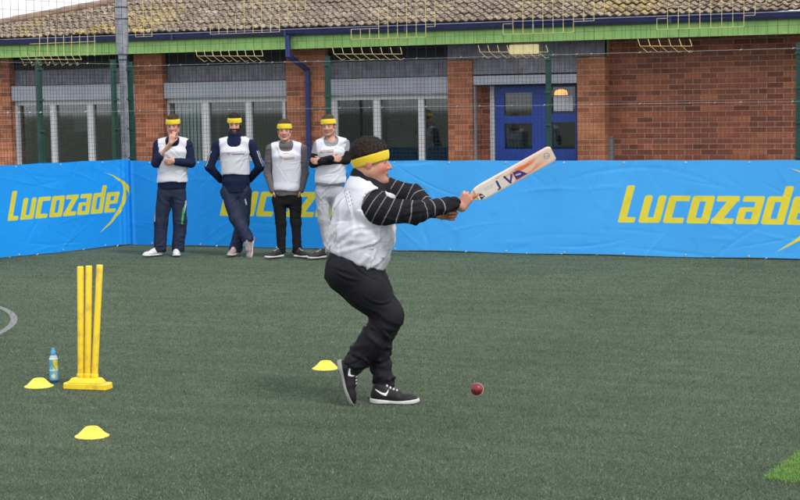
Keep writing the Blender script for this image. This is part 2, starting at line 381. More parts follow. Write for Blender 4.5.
def banner(name, length, height, rib, mat, label, org, ang, text, seed, bottom=.015, base=-.035):
    """text = (x of first letter, baseline z, x-height); built in local x (along), z (up), y (away)"""
    r = np.random.default_rng(seed); h = .0095
    xs = np.arange(0, length+h/2, h); zs = np.linspace(0, 1, int(height/h)+1)
    X, T = np.meshgrid(xs, zs, indexing='ij')
    sag = .008*np.abs(np.sin(X*math.pi/.75))            # pulled up between eyelets
    Z = bottom+T*(height-bottom)-sag*(T > .5)*(T-.5)*2+.006*np.sin(X*3.1+seed)*(1-T)
    Yd = .006*np.sin(X*1.9+seed)+.004*np.sin(X*4.3+1.7*Z+seed*2)
    for i in range(int(length*9)):                        # soft creases
        cx, cz = r.uniform(0, length), r.choice([r.uniform(.02, .35), r.uniform(.8, height)]) if r.random() < .75 else r.uniform(0, height)
        an = r.normal(0, .45) if r.random() < .75 else r.uniform(-1.5, 1.5); L = r.uniform(.15, .55); w = r.uniform(.010, .03); am = r.uniform(.0008, .0032)*(1 if r.random() < .6 else -1)
        u = (X-cx)*math.cos(an)+(Z-cz)*math.sin(an); v = -(X-cx)*math.sin(an)+(Z-cz)*math.cos(an)+.25*u*u*r.uniform(-1, 1)
        Yd = Yd+am*np.exp(-(u/L)**2-(v/w)**2)
    if rib:                                                # vertical folds where it wraps round the corner
        for k in rib: Yd = Yd-.016*np.exp(-((X-k)/.022)**2)
    Yd = base+Yd*np.clip(1.15-.0*T, 0, 1)
    if text:
        s = text[2]; d, ex = lucozade((X-text[0])/s, (Z-text[1])/s); d = d*s
    else: d = np.full(X.shape, 1.)
    nx, nz_ = X.shape; I = np.arange(nx*nz_).reshape(nx, nz_)
    V = np.stack([X, Yd, Z], -1).reshape(-1, 3)
    F = np.stack([I[:-1, :-1], I[1:, :-1], I[1:, 1:], I[:-1, 1:]], -1).reshape(-1, 4)
    e = empty(name, org, label, 'banner', ang, 'blue advertising banners along the fence')
    npmesh('sheet', V, F, mat, e, smooth=True, attrs={'logo': d.ravel()})
    for x in np.arange(.35, length-.1, .75):              # eyelets and ties along the bottom and top
        for zz in (bottom+.022, height-.03):
            xi = min(int(x/h), nx-1); ti = 1 if zz < .5 else nz_-3
            yy = Yd[xi, ti]-.004
            mb = MB(); mb.bar((x, yy-.002, zz), (x, yy+.004, zz), .011, n=12)
            mb.bar((x, yy-.004, zz), (x+.006, .02, zz+.02), .0022, n=5)
            mb.build('eyelet', M['clip'], e)
    return e
HB = 1.168
px2x = lambda px, py: on_y(px, py, -.035)
# right-hand banner of the long side
t0 = px2x(617.5, 221.5); x1 = px2x(688, 223)[0]; tz = px2x(700, 223.5)[2]
SEAM = 3.62
LX = (px2x(760, 224)[0]-t0[0])/5.18     # d starts 5.02 units after L
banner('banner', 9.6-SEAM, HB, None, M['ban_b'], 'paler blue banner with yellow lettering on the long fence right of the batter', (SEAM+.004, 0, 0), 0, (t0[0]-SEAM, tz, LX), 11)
t1 = px2x(219.5, 219)
banner('banner', SEAM-.02, HB, (.05,), M['ban_a'], 'deeper blue banner with yellow lettering behind the four waiting men', (.02, 0, 0), 0, (t1[0]-.02, px2x(268, 216.5)[2], LX), 4)
# left banner: on the fence that comes forward from the corner
LD = np.array([-.54, -2.21]); LD /= np.linalg.norm(LD); LN = np.array([LD[1], -LD[0], 0])   # direction away from the corner
la = math.atan2(-LD[1], -LD[0])
def on_left(px, py): return on_plane(px, py, (0, 0, 0), LN)
LL = 4.6
orgL = np.array([LD[0]*LL, LD[1]*LL, 0])
def lx(px, py):
    w = on_left(px, py)-orgL; return w[0]*(-LD[0])+w[1]*(-LD[1]), w[2]
a0 = lx(5.5, 222.5); a1 = lx(114, 214)
sL = (a1[0]-a0[0])/6.85
banner('banner', LL-.03, HB+.02, (LL-.12, LL-.2), M['ban_a'], 'blue banner with yellow lettering and arc on the side fence at far left', orgL, la, (a0[0], a0[1]+.02, min(sL, .30)), 7)
pL = on_left(43.5, 110); dpost = math.hypot(pL[0], pL[1]); print('TEXT', LX, sL, dpost)

# ------------------------------------------------------------------ wire fences
def mesh_fence(name, length, org, ang, label, posts, ztop=2.45, y=0.03):
    e = empty(name, org, label, 'fence', ang, 'green mesh fences round the pitch')
    mb = MB(); x = .025
    while x < length: mb.bar((x, y, .05), (x, y, ztop), .0020, up=(1, 0, 0), caps=False); x += .05
    mb.build('vertical_wires', M['wire'], e)
    mb = MB(); z = .08
    while z < ztop: mb.bar((0, y-.004, z), (length, y-.004, z), .0020, caps=False); z += .05
    mb.build('horizontal_wires', M['wire'], e)
    for px_ in posts:
        p = MB().box(px_-.03, px_+.03, y+.01, y+.07, 0, ztop+.05).build('post', M['fence_green'], e, bevel=.004)
        MB().box(px_-.033, px_+.033, y+.007, y+.073, ztop+.052, ztop+.062).build('post_cap', M['fence_green'], p)
        for zz in np.arange(.4, ztop, .4): MB().box(px_-.036, px_+.036, y-.010, y+.006, zz-.012, zz+.012).build('clamp', M['fence_green'], p)
    r = random.Random(length)
    for zz in (ztop-.0, 1.84):
        mb = MB(); x = 0
        while x < length:
            x2 = min(x+1.5, length); mb.bar((x, y-.014, zz+r.uniform(-.004, .004)), (x2, y-.014, zz+r.uniform(-.004, .004)), .0013, n=5); x = x2
        w = mb.build('tension_wire', M['clip'], e)
        x = .2
        while x < length-.1:
            MB().bar((x-.01, y-.018, zz-.006), (x+.010, y-.018, zz+.008), .0045, n=6).build('wire_clip', M['clip'], w); x += r.choice([.18, .3, .42, .6])
    x = .1
    while x < length-.1: MB().bar((x, y-.05, 0.004), (x+.02, y-.065, .02), .007, n=6).build('ground_clip', M['clip'], e); x += r.choice([.45, .62, .8])
    return e
mesh_fence('mesh_fence', 12.0, (0, 0, 0), 0, 'green wire mesh fence along the long side between pitch and brick building', [0.03, 3.01, 6.0, 9.016, 11.9])
mesh_fence('mesh_fence', LL+3, (LD[0]*(LL+3), LD[1]*(LL+3), 0), la, 'green wire mesh fence of the side at far left', [LL+3-.16, LL+3-dpost, LL+3-dpost-3], ztop=2.48)

# ball net above the fence
NY = .02
ne = empty('ball_net', (0, 0, 0), 'square meshed ball net with dark and yellow cord hanging above the long fence', 'net')
g = .1285; ZT = 6.2; z0n = 2.46
mb = MB()
xk = np.arange(0.04, 12, g); zk = np.arange(z0n, ZT, g)
for x in xk: mb.bar((x, NY, z0n), (x, NY, ZT), .0019, up=(1, 0, 0), caps=False)
for z in zk: mb.bar((0, NY, z), (12, NY, z), .0019, caps=False)
mb.build('dark_cord', M['cord'], ne)
def snapx(x): return xk[np.argmin(abs(xk-x))]
def snapz(z): return zk[np.argmin(abs(zk-z))]
patches = [  # (x0, x1, y_top, y_bottom) in photo pixels, upper cells of each yellow stretch
    [(132, 152, 24, 39), (142, 152, 0, 24)],
    [(212, 277, 29, 39), (230, 292, 14, 28), (244, 302, -8, 14)],
    [(355, 425, 27, 38), (380, 440, 12, 27), (392, 452, -8, 12)],
    [(502, 572, 22, 33), (512, 592, 8, 22), (524, 600, -8, 8)],
    [(662, 740, 17, 27), (673, 750, 6, 17), (685, 762, -8, 6)]]
folds = [(197, 263, 56), (334, 402, 54), (480, 548, 52), (640, 692, 46)]
for k, ps in enumerate(patches):
    mb = MB()
    for j, (xa, xb, ya, yb) in enumerate(ps):
        X0, X1 = snapx(on_y(xa, yb, NY)[0]), snapx(on_y(xb, yb, NY)[0]); Z0, Z1 = snapz(on_y(xa, yb, NY)[2]), on_y(xa, ya, NY)[2]
        if Z1 < ZT-.3: Z1 = snapz(Z1)
        Z1 = max(Z1, Z0+g)
        for x in xk:
            if X0-.01 <= x <= X1+.01: mb.bar((x, NY-.006, Z0), (x, NY-.006, min(Z1, ZT)+.0), .0038, up=(1, 0, 0))
        for z in zk:
            if Z0-.01 <= z <= Z1+.01: mb.bar((X0, NY-.007, z), (X1, NY-.007, z), .0036)
    mb.build('yellow_cord', M['cord_yellow'], ne)
def fold(mb, P, xa, xb, yb, step, dz=.055):
    X0, X1 = P(xa, yb), P(xb, yb); n = max(2, int(round(np.linalg.norm(X1-X0)/step)))
    mb.bar(X0, X1, .004)
    for i in range(n+1):
        p = X0+(X1-X0)*i/n
        mb.bar(p, p+np.array([-.035, .03, .085]), .003)
        if i < n:
            p2 = X0+(X1-X0)*(i+.5)/n+np.array([.02, .05, -.075]); mb.bar(p, p2, .003); mb.bar(p2, X0+(X1-X0)*(i+1)/n+np.array([.0, .05, -.06]), .0025)
for f_ in folds:
    mb = MB(); fold(mb, lambda a, b: on_y(a, b, NY-.05), *f_, g); mb.build('folded_yellow_hem', M['cord_yellow'], ne)
# net above the side fence
ne2 = empty('ball_net', (LD[0]*7, LD[1]*7, 0), 'dark ball net above the side fence at the far left', 'net', la)
mb = MB()
for x in np.arange(0.04, 7, g): mb.bar((x, NY, 2.5), (x, NY, ZT), .0024, up=(1, 0, 0), caps=False)
for z in np.arange(2.5, ZT, g): mb.bar((0, NY, z), (7, NY, z), .0024, caps=False)
mb.build('dark_cord', M['cord'], ne2)
def lloc(px, py, off=-.03):
    w = on_left(px, py)-np.array([LD[0]*7, LD[1]*7, 0]); return np.array([w[0]*-LD[0]+w[1]*-LD[1], off, w[2]])
mb = MB()
for x in (38, 46, 54, 62, 70, 78, 86, 93): mb.bar(lloc(x, 35), lloc(x, 56), .0036)
mb.bar(lloc(28, 44), lloc(94, 41.5), .0036)
mb.build('yellow_cord', M['cord_yellow'], ne2)
mb = MB(); fold(mb, lloc, 20, 80, 59.5, g); mb.build('folded_yellow_hem', M['cord_yellow'], ne2)

# floodlight column in the corner, outside the fence
cb = ground(125.4, 246); cbx = on_y(125.4, 150, .32)
col = empty('floodlight_column', (cbx[0], .32, -.012), 'grey galvanised column with black straps rising behind the fence corner', 'column')
MB().lathe([(.052, 0), (.052, 2.52), (.058, 2.54), (.058, 2.6)], 20).build('lower_tube', M['column'], col, smooth=True)
MB().lathe([(.058, 2.6), (.085, 2.8), (.088, 3.2), (.082, 3.3), (.078, 7.5), (.0, 7.5)], 20).build('upper_tube', M['column'], col, smooth=True)
for z in (2.56, 2.63, 3.12, 3.28, 3.6, 4.4): MB().lathe([(.06, 0), (.094 if z > 2.9 else .07, 0), (.094 if z > 2.9 else .07, .012), (.06, .012)], 20, (0, 0, z)).build('strap', M['band'], col)
MB().box(-.2, .2, -.2, .2, 0, .012).build('base_plate', M['column'], col)

# ------------------------------------------------------------------ the brick building
PF, WF, GF, GW = 2.9, 3.2, 3.3, 3.08        # pier front, recessed wall front, glass plane
XL, XR = on_y(-86, 50, 2.4)[0], 16.0
bld = empty('brick_building', (0, 3, 0), 'single storey red brick building with lime green fascia and lichen covered tiled roof', 'building')
BO = np.array([0, 3, 0])
def bb(mb, x0, x1, y0, y1, z0, z1): return mb.box(x0, x1, y0-3, y1-3, z0, z1)
def X(px, y, py=110): return on_y(px, py, y)[0]
def Z(py, y, px=400): return on_y(px, py, y)[2]
ZTOP = 2.80
zs_b = Z(73, PF, 540); zs_m = Z(57.5, PF, 540)       # soldier courses over the door
# red brick piers
pier_px = [(-86, 10.5), (135, 163), (287, 326), (448, 472.5), (577, 605)]
piers = []
for a, b in pier_px:
    x0 = X(a, PF) if a > 0 else XL+.55; x1 = X(b, PF); piers.append((x0, x1))
    bb(MB(), x0, x1, PF, WF+.25, 0, zs_m-.01 if a > 400 else ZTOP-.01).build('brick_pier', M['brick_pier'], bld)
# wall to the right of the door, and behind/returns
bb(MB(), piers[4][1]+.002, XR, WF, WF+.25, 0, ZTOP-.01).build('brick_wall', M['brick'], bld)
bb(MB(), XL+.55, XL+.8, WF+.252, 10, 0, ZTOP).build('side_wall', M['brick'], bld)
bb(MB(), XR-.25, XR, WF+.252, 10, 0, ZTOP).build('side_wall', M['brick'], bld)
bb(MB(), XL+.81, XR-.26, 9.7, 10, 0, ZTOP).build('rear_wall', M['brick'], bld)
# soldier courses: separate upright bricks in one course mesh
def soldiers(x0, x1, yf, z0, z1, nm='soldier_course', step=.0765):
    mb = MB(); x = x0; r = random.Random(x0)
    while x < x1-.02:
        j = r.uniform(-.003, .003); bb(mb, x+.006, min(x+step-.006, x1), yf+j, yf+.1, z0+.003, z1-.003); x += step
    o = mb.build(nm, M['soldier'], bld); bb(MB(), x0, x1, yf+.012, yf+.2, z0, z1).build('mortar_bed', M['soldier_mortar'], o); return o
zc = Z(45, PF, 540)
for q_ in (3, 4): bb(MB(), *piers[q_], PF+.201, WF+.25, zs_m-.009, ZTOP+.014).build('pier_head', M['brick_pier'], bld)
soldiers(piers[3][0], piers[4][1], PF, zs_m, min(zc+.2, ZTOP), 'upper_soldier_course')
soldiers(piers[3][1], piers[4][0], PF+.03, zs_b, zs_m-.003, 'lower_soldier_course')
bays = [(0, 1), (1, 2), (2, 3)]
for i, j in bays:
    soldiers(piers[i][1], piers[j][0], PF+.15, Z(81, PF+.15, 230), Z(65, PF+.15, 230))
    bb(MB(), piers[i][1]+.001, piers[j][0]-.001, PF+.12, WF+.2, Z(65, PF+.15, 230)+.004, ZTOP).build('shade_dark_lintel', M['soffit'], bld)  # near-black strip over the windows stands in for the soffit's shadow
bb(MB(), piers[3][1]+.001, piers[4][0]-.001, PF+.27, WF+.2, 2.0+.25, ZTOP-.02).build('shade_dark_lintel', M['soffit'], bld)
# windows
def window(i, j, mull_px, label, xa=None, xb=None):
    xa = piers[i][1] if xa is None else xa; xb = piers[j][0] if xb is None else xb
    zt = Z(97.5, PF+.1, 230); zt2 = Z(81.5, PF+.1, 230)
    wf = bb(MB(), xa+.002, xb-.002, PF+.03, PF+.16, zt, zt2).build('shutter_box', M['shutter'], bld, bevel=.008)
    s_ = MB()
    for zz in np.linspace(zt+.02, zt2-.02, 6): bb(s_, xa+.01, xb-.01, PF+.022, PF+.034, zz-.004, zz+.004)
    s_.build('shutter_ribs', M['shutter'], wf)
    w = bb(MB(), xa+.003, xb-.003, GW-.05, GW+.02, zt-.07, zt-.001).build('window', M['frame_white'], bld)
    bb(MB(), xa+.003, xb-.003, GW-.06, GW+.03, .55, .62).build('sill', M['frame_white'], w)
    for a, b in mull_px:
        bb(MB(), X(a, GW), X(b, GW), GW-.055, GW+.015, .62, zt-.07).build('mullion', M['frame_white'], w, bevel=.005)
    bb(MB(), xa+.003, xb-.003, GW, GW+.006, .62, zt-.07).build('pane', M['glass'], w)
    bb(MB(), xa+.001, xb-.001, GW-.04, GW+.1, 0, .549).build('brick_panel', M['brick'], bld)
    return w, xa, xb, zt
w1, *_ = window(0, 1, [(13.5, 20), (52, 57), (89, 94.5), (128, 131)], '')
w2, *_ = window(1, 2, [(164.5, 170), (203.5, 210), (247, 252.5), (284, 287)], '')
w3, *_ = window(2, 3, [(330, 338), (374.5, 381), (419.5, 425)], '')
# inside
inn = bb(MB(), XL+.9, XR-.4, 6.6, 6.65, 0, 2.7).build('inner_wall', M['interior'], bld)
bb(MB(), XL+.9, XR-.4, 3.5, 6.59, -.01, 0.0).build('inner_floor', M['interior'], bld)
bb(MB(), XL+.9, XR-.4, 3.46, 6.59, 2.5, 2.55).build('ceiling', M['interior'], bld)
xb0 = X(73, 4.6); xb1 = X(88, 4.6)
bb(MB(), xb0, xb1, 4.6, 4.62, Z(132, 4.6, 80), Z(114, 4.6, 80)).build('notice_board', M['interior_pale'], bld, bevel=.004)
b_ = MB()
for k in range(9):
    x = X(171+3.7*k, GW+.05); bb(b_, x, x+.048, GW+.05+.008*(k % 2), GW+.054+.008*(k % 2), .65, 1.98)
b_.build('vertical_blind', M['blind'], w2)
bb(MB(), X(216, 4.2), X(219, 4.2), 4.2, 4.24, .3, 2.1).build('inner_post', M['frame_white'], bld)
bb(MB(), X(186, 4.2), X(189, 4.2), 4.2, 4.24, .3, 2.1).build('inner_post', M['frame_white'], bld)
def hang_lamp(px, py, y, r=.09):
    p = on_y(px, py, y)
    lamp = empty('hanging_lamp', (p[0], y, p[2]), 'x', 'lamp', group='orange lamps glowing inside the windows')
    MB().lathe([(.02, .05), (r*.8, .03), (r, -.02), (r*.92, -.035)], 18).build('shade', M['lamp'], lamp, smooth=True)
    MB().bar((0, 0, .04), (0, 0, 2.5-p[2]), .005, n=6).build('cord', M['band'], lamp)
    return lamp
hang_lamp(347, 96.5, 3.9)['label'] = 'orange lamp lit behind the window just above the batter'
hang_lamp(429, 96, 3.9, .06)['label'] = 'small orange lamp lit behind the right end of the window'
# door bay
xd0, xd1 = piers[3][1], piers[4][0]
zd = Z(84, PF+.2, 540); zd2 = Z(74.5, PF+.05, 540)
sb = bb(MB(), xd0+.002, xd1-.002, PF+.02, PF+.24, zd, zd2).build('shutter_box', M['shutter'], bld, bevel=.01)
bb(MB(), xd0+.002, X(476, PF+.1), PF+.06, PF+.14, 0, zd-.002).build('shutter_rail', M['shutter'], bld)
bb(MB(), X(480, GF), X(491, GF), GF-.02, GF+.2, 0, zd-.01).build('brick_reveal', M['brick'], bld)
bb(MB(), X(491.3, GF), X(495.4, GF), GF-.06, GF+.02, 0, zd-.01).build('door_post', M['frame_white'], bld, bevel=.004)
zdt = Z(86, GF, 540)
def door(pa, pb, pans):
    x0, x1 = X(pa, GF), X(pb, GF); xs_ = [x0]; P_ = [(X(a, GF), X(b, GF), Z(d, GF, a), Z(c, GF, a)) for a, b, c, d in pans]
    d = bb(MB(), x0, P_[0][0], GF-.03, GF+.02, 0.02, zdt).build('door', M['blue_door'], bld)
    m_ = MB(); bb(m_, P_[0][1], x1, GF-.03, GF+.02, .02, zdt)
    zz = .02
    for (a, b, c, e) in sorted(P_, key=lambda q_: q_[2]):
        bb(m_, P_[0][0], P_[0][1], GF-.028, GF+.018, zz, c); zz = e
    bb(m_, P_[0][0], P_[0][1], GF-.028, GF+.018, zz, zdt)
    m_.build('rails', M['blue_door'], d)
    for (a, b, c, e) in P_: bb(MB(), a, b, GF-.004, GF+.004, c, e).build('glass_panel', M['glass'], d)
    return d
d1 = door(496, 548, [(505, 532.5, 93, 116), (505, 532.5, 123.5, 149)])
d2 = door(549.5, 577, [(552.5, 575.5, 87, 113.5), (552.5, 575.5, 122, 149)])
bb(MB(), X(553.5, GF-.012), X(573, GF-.012), GF-.014, GF-.010, Z(111, GF, 560), Z(96, GF, 560)).build('paper_notice', M['paper'], d2)
mb = MB(); bb(mb, X(545, GF), X(546.5, GF), GF-.09, GF-.07, .9, 1.2); mb.build('handle', M['clip'], d1)
hang_lamp(561, 92.5, 3.38, .10)['label'] = 'orange lamp lit above the paper notice behind the blue door'
# bulkhead light over the door, meter box on the wall
p0 = on_y(509, 55, PF-.1); p1 = on_y(537, 44, PF-.1)
mb = MB().box(p0[0], p1[0], PF-.1-3, PF-.002-3, p0[2]+.01, p1[2]); mb.build('bulkhead_light', lamp_mat('cream_diffuser', (.80, .68, .36), .5), bld, bevel=.012)
p0 = on_y(603.5, 160, WF-.12); p1 = on_y(612.5, 138, WF-.12)
bx0 = empty('meter_box', (p0[0], WF, 0), 'grey steel box low on the brick wall beside the pillar', 'box')
MB().box(0, p1[0]-p0[0], -.12, -.002, .6, p1[2]).build('box_body', M['grey_box'], bx0, bevel=.008)
MB().box(-.008, p1[0]-p0[0]+.008, -.128, -.003, p1[2]+.002, p1[2]+.018).build('box_lid', M['grey_box'], bx0)
# soffit, fascia, gutter, pipe
FZ0, GZ0, GZ1 = 2.715, 2.885, 3.0
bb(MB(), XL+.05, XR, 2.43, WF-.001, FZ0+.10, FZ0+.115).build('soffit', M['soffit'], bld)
mb = MB(); x = XL; r_ = random.Random(3)
while x < XR: bb(mb, x, min(x+.1265, XR), 2.40+r_.uniform(0, .0015), 2.425, FZ0, GZ0+.02); x += .13
mb.build('fascia_board', M['green_fascia'], bld)
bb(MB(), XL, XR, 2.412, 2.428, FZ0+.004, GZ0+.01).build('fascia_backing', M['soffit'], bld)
mb = MB(); prof = [(2.385, GZ0+.012), (2.33, GZ0+.02), (2.285, GZ0+.05), (2.275, GZ1-.012), (2.27, GZ1-.01), (2.27, GZ1), (2.285, GZ1), (2.292, GZ0+.055), (2.335, GZ0+.03), (2.385, GZ0+.025)]
mb.prism(prof, lambda p, s_: ((XL-.03, XR)[s_], p[0]-3, p[1])); gt = mb.build('gutter', M['navy'], bld); bb(MB(), XL-.02, XR-.01, 2.262, 2.275, GZ1-.010, GZ1+.003).build('gutter_rim', plain('pale_lilac_rim', (.24, .25, .38), .4), gt)  # rim: thin lighter lilac bar along the gutter's top edge
x = XL+1.1
while x < XR: bb(MB(), x, x+.035, 2.266, 2.38, GZ0+.02, GZ1+.004).build('gutter_bracket', M['navy'], bld); x += 1.9
pxp = X(288, 2.33, 50); pxq = X(308, PF-.06, 110)
mb = MB(); rp = .042; zb1 = Z(57, 2.33, 290)
mb.bar((pxp, 2.33-3, GZ0+.03), (pxp, 2.33-3, zb1), rp, n=16)
zq = Z(70, PF-.06, 306)
mb.bar((pxp, 2.33-3, zb1+.02), (pxq, PF-.06-3, zq), rp, n=16); mb.bar((pxq, PF-.06-3, zq+.02), (pxq, PF-.06-3, 0), rp, n=16)
dp = mb.build('downpipe', M['blue_pipe'], bld, smooth=False)
for z in (2.2, 1.3, .4): MB().lathe([(.045, 0), (.053, 0), (.053, .05), (.045, .05)], 16, (pxq, PF-.06-3, z)).build('pipe_collar', M['blue_pipe'], dp)

# tiled roof: a height field of overlapping waved courses
def roof():
    E0 = np.array([XL-.03, 2.30, GZ1+.02])
    # direction up the slope; the left hip found from two points on its line
    best = None
    pitch = math.radians(20.5)
    s_, c_ = math.sin(pitch), math.cos(pitch); n_ = np.array([0, -s_, c_])
    h0 = on_plane(0, 25.5, E0, n_); h1 = on_plane(120, 3, E0, n_)
    k = (h1[0]-h0[0])/((h1[1]-h0[1])/c_)       # x per metre of slope along the hip
    xh0 = h0[0]-k*(h0[1]-E0[1])/c_
    Ls = 9.0; gauge = .165; course = int(Ls/gauge)
    pan = .122
    x = np.arange(xh0-.1, XR, pan/8); ss = []
    Vs = []; Fs = []; off = 0; rr_ = np.random.default_rng(9)
    cols = []
    for r in range(course):
        s0 = r*gauge; rows = [(s0+.030, -.014), (s0-.014, .022), (s0+.022, .028), (s0+gauge+.02, .000)]
        ph = (r % 2)*.0
        t = ((x+ph) % (pan*2))/(pan*2)
        wave = .020*np.clip(np.sin(2*math.pi*(x/pan)), -.6, 1)
        tid = np.floor((x)/(pan*2)).astype(int)
        jit = rr_.normal(0, .0045, tid.max()-tid.min()+2)[tid-tid.min()]; sj = rr_.normal(0, .006, tid.max()-tid.min()+2)[tid-tid.min()]
        tone = rr_.uniform(.72, 1.2, (tid.max()-tid.min()+2, 1))[tid-tid.min()]
        for q_, (s, hgt) in enumerate(rows):
            hh = (wave if q_ else wave*.3)+hgt+jit
            sv = s+(sj if q_ < 2 else 0)
            P = np.stack([x, E0[1]+sv*c_-hh*s_, E0[2]+sv*s_+hh*c_], 1)
            # clip to the hip
            xm = xh0+k*np.maximum(sv, 0); P[:, 0] = np.maximum(P[:, 0], xm)
            Vs.append(P); cols.append(np.ones((len(x), 3))*tone)
        nx = len(x)
        for q_ in range(3):
            a = off+q_*nx+np.arange(nx-1); Fs.append(np.stack([a, a+1, a+1+nx, a+nx], 1))
        off += 4*nx
    V = np.concatenate(Vs); F = np.concatenate(Fs); cl = np.concatenate(cols)
    # drop collapsed faces at the hip
    w = V[F[:, 1], 0]-V[F[:, 0], 0]+V[F[:, 2], 0]-V[F[:, 3], 0]; F = F[w > 1e-5]
    m, n, l, b = nodes('lichen_roof_tile')
    at = n.new('ShaderNodeAttribute'); at.attribute_name = 'Col'
    f1 = noise(n, l, 9, 6, rough=.7); f2 = noise(n, l, .5, 4); f3 = noise(n, l, 35, 5, rough=.7)
    c = mixc(n, l, ramp(n, l, f1, .35, .62), (.085, .060, .048), (.31, .245, .19))
    c = mixc(n, l, ramp(n, l, f3, .50, .66), c, (.50, .44, .33))
    ye = ramp(n, l, f2, .50, .60); c = mixc(n, l, mixc(n, l, 1., ye, ramp(n, l, f1, .4, .6), 'MULTIPLY'), c, (.42, .31, .10))
    c = mixc(n, l, ramp(n, l, f3, .34, .46), (.045, .036, .03), c)
    c = mixc(n, l, 1., c, at.outputs['Color'], 'MULTIPLY'); l.new(c, b.inputs['Base Color']); b.inputs['Roughness'].default_value = .95
    bump(n, l, f3, .6, .01, b)
    o = npmesh('roof', V-BO, F, m, bld, smooth=False, cols=cl)
    # hip ridge tiles and the far slopes so that the roof is closed
    top = Ls*.98
    hp = lambda s: np.array([xh0+k*s, E0[1]+s*c_, E0[2]+s*s_+.03])-BO
    mb = MB(); s = 0
    while s < top: mb.bar(hp(s), hp(min(s+.42, top)), .085, .075, n=10); s += .4
    mb.build('hip_tiles', plain('hip_tile_clay', (.25, .17, .13), .9, .3, 9, .3), o)
    a, bq = hp(0)-[0, 0, .06], hp(top)-[0, 0, .06]
    mb = MB(); mb.v = [a, bq, (bq[0], 14, bq[2]-2.0), (a[0], 14, a[2]), (XR, bq[1], bq[2]), (XR, 14, bq[2]-2.0)]
    mb.f = [(0, 1, 2, 3), (1, 4, 5, 2)]; mb.build('rear_slopes', m, o)
roof()

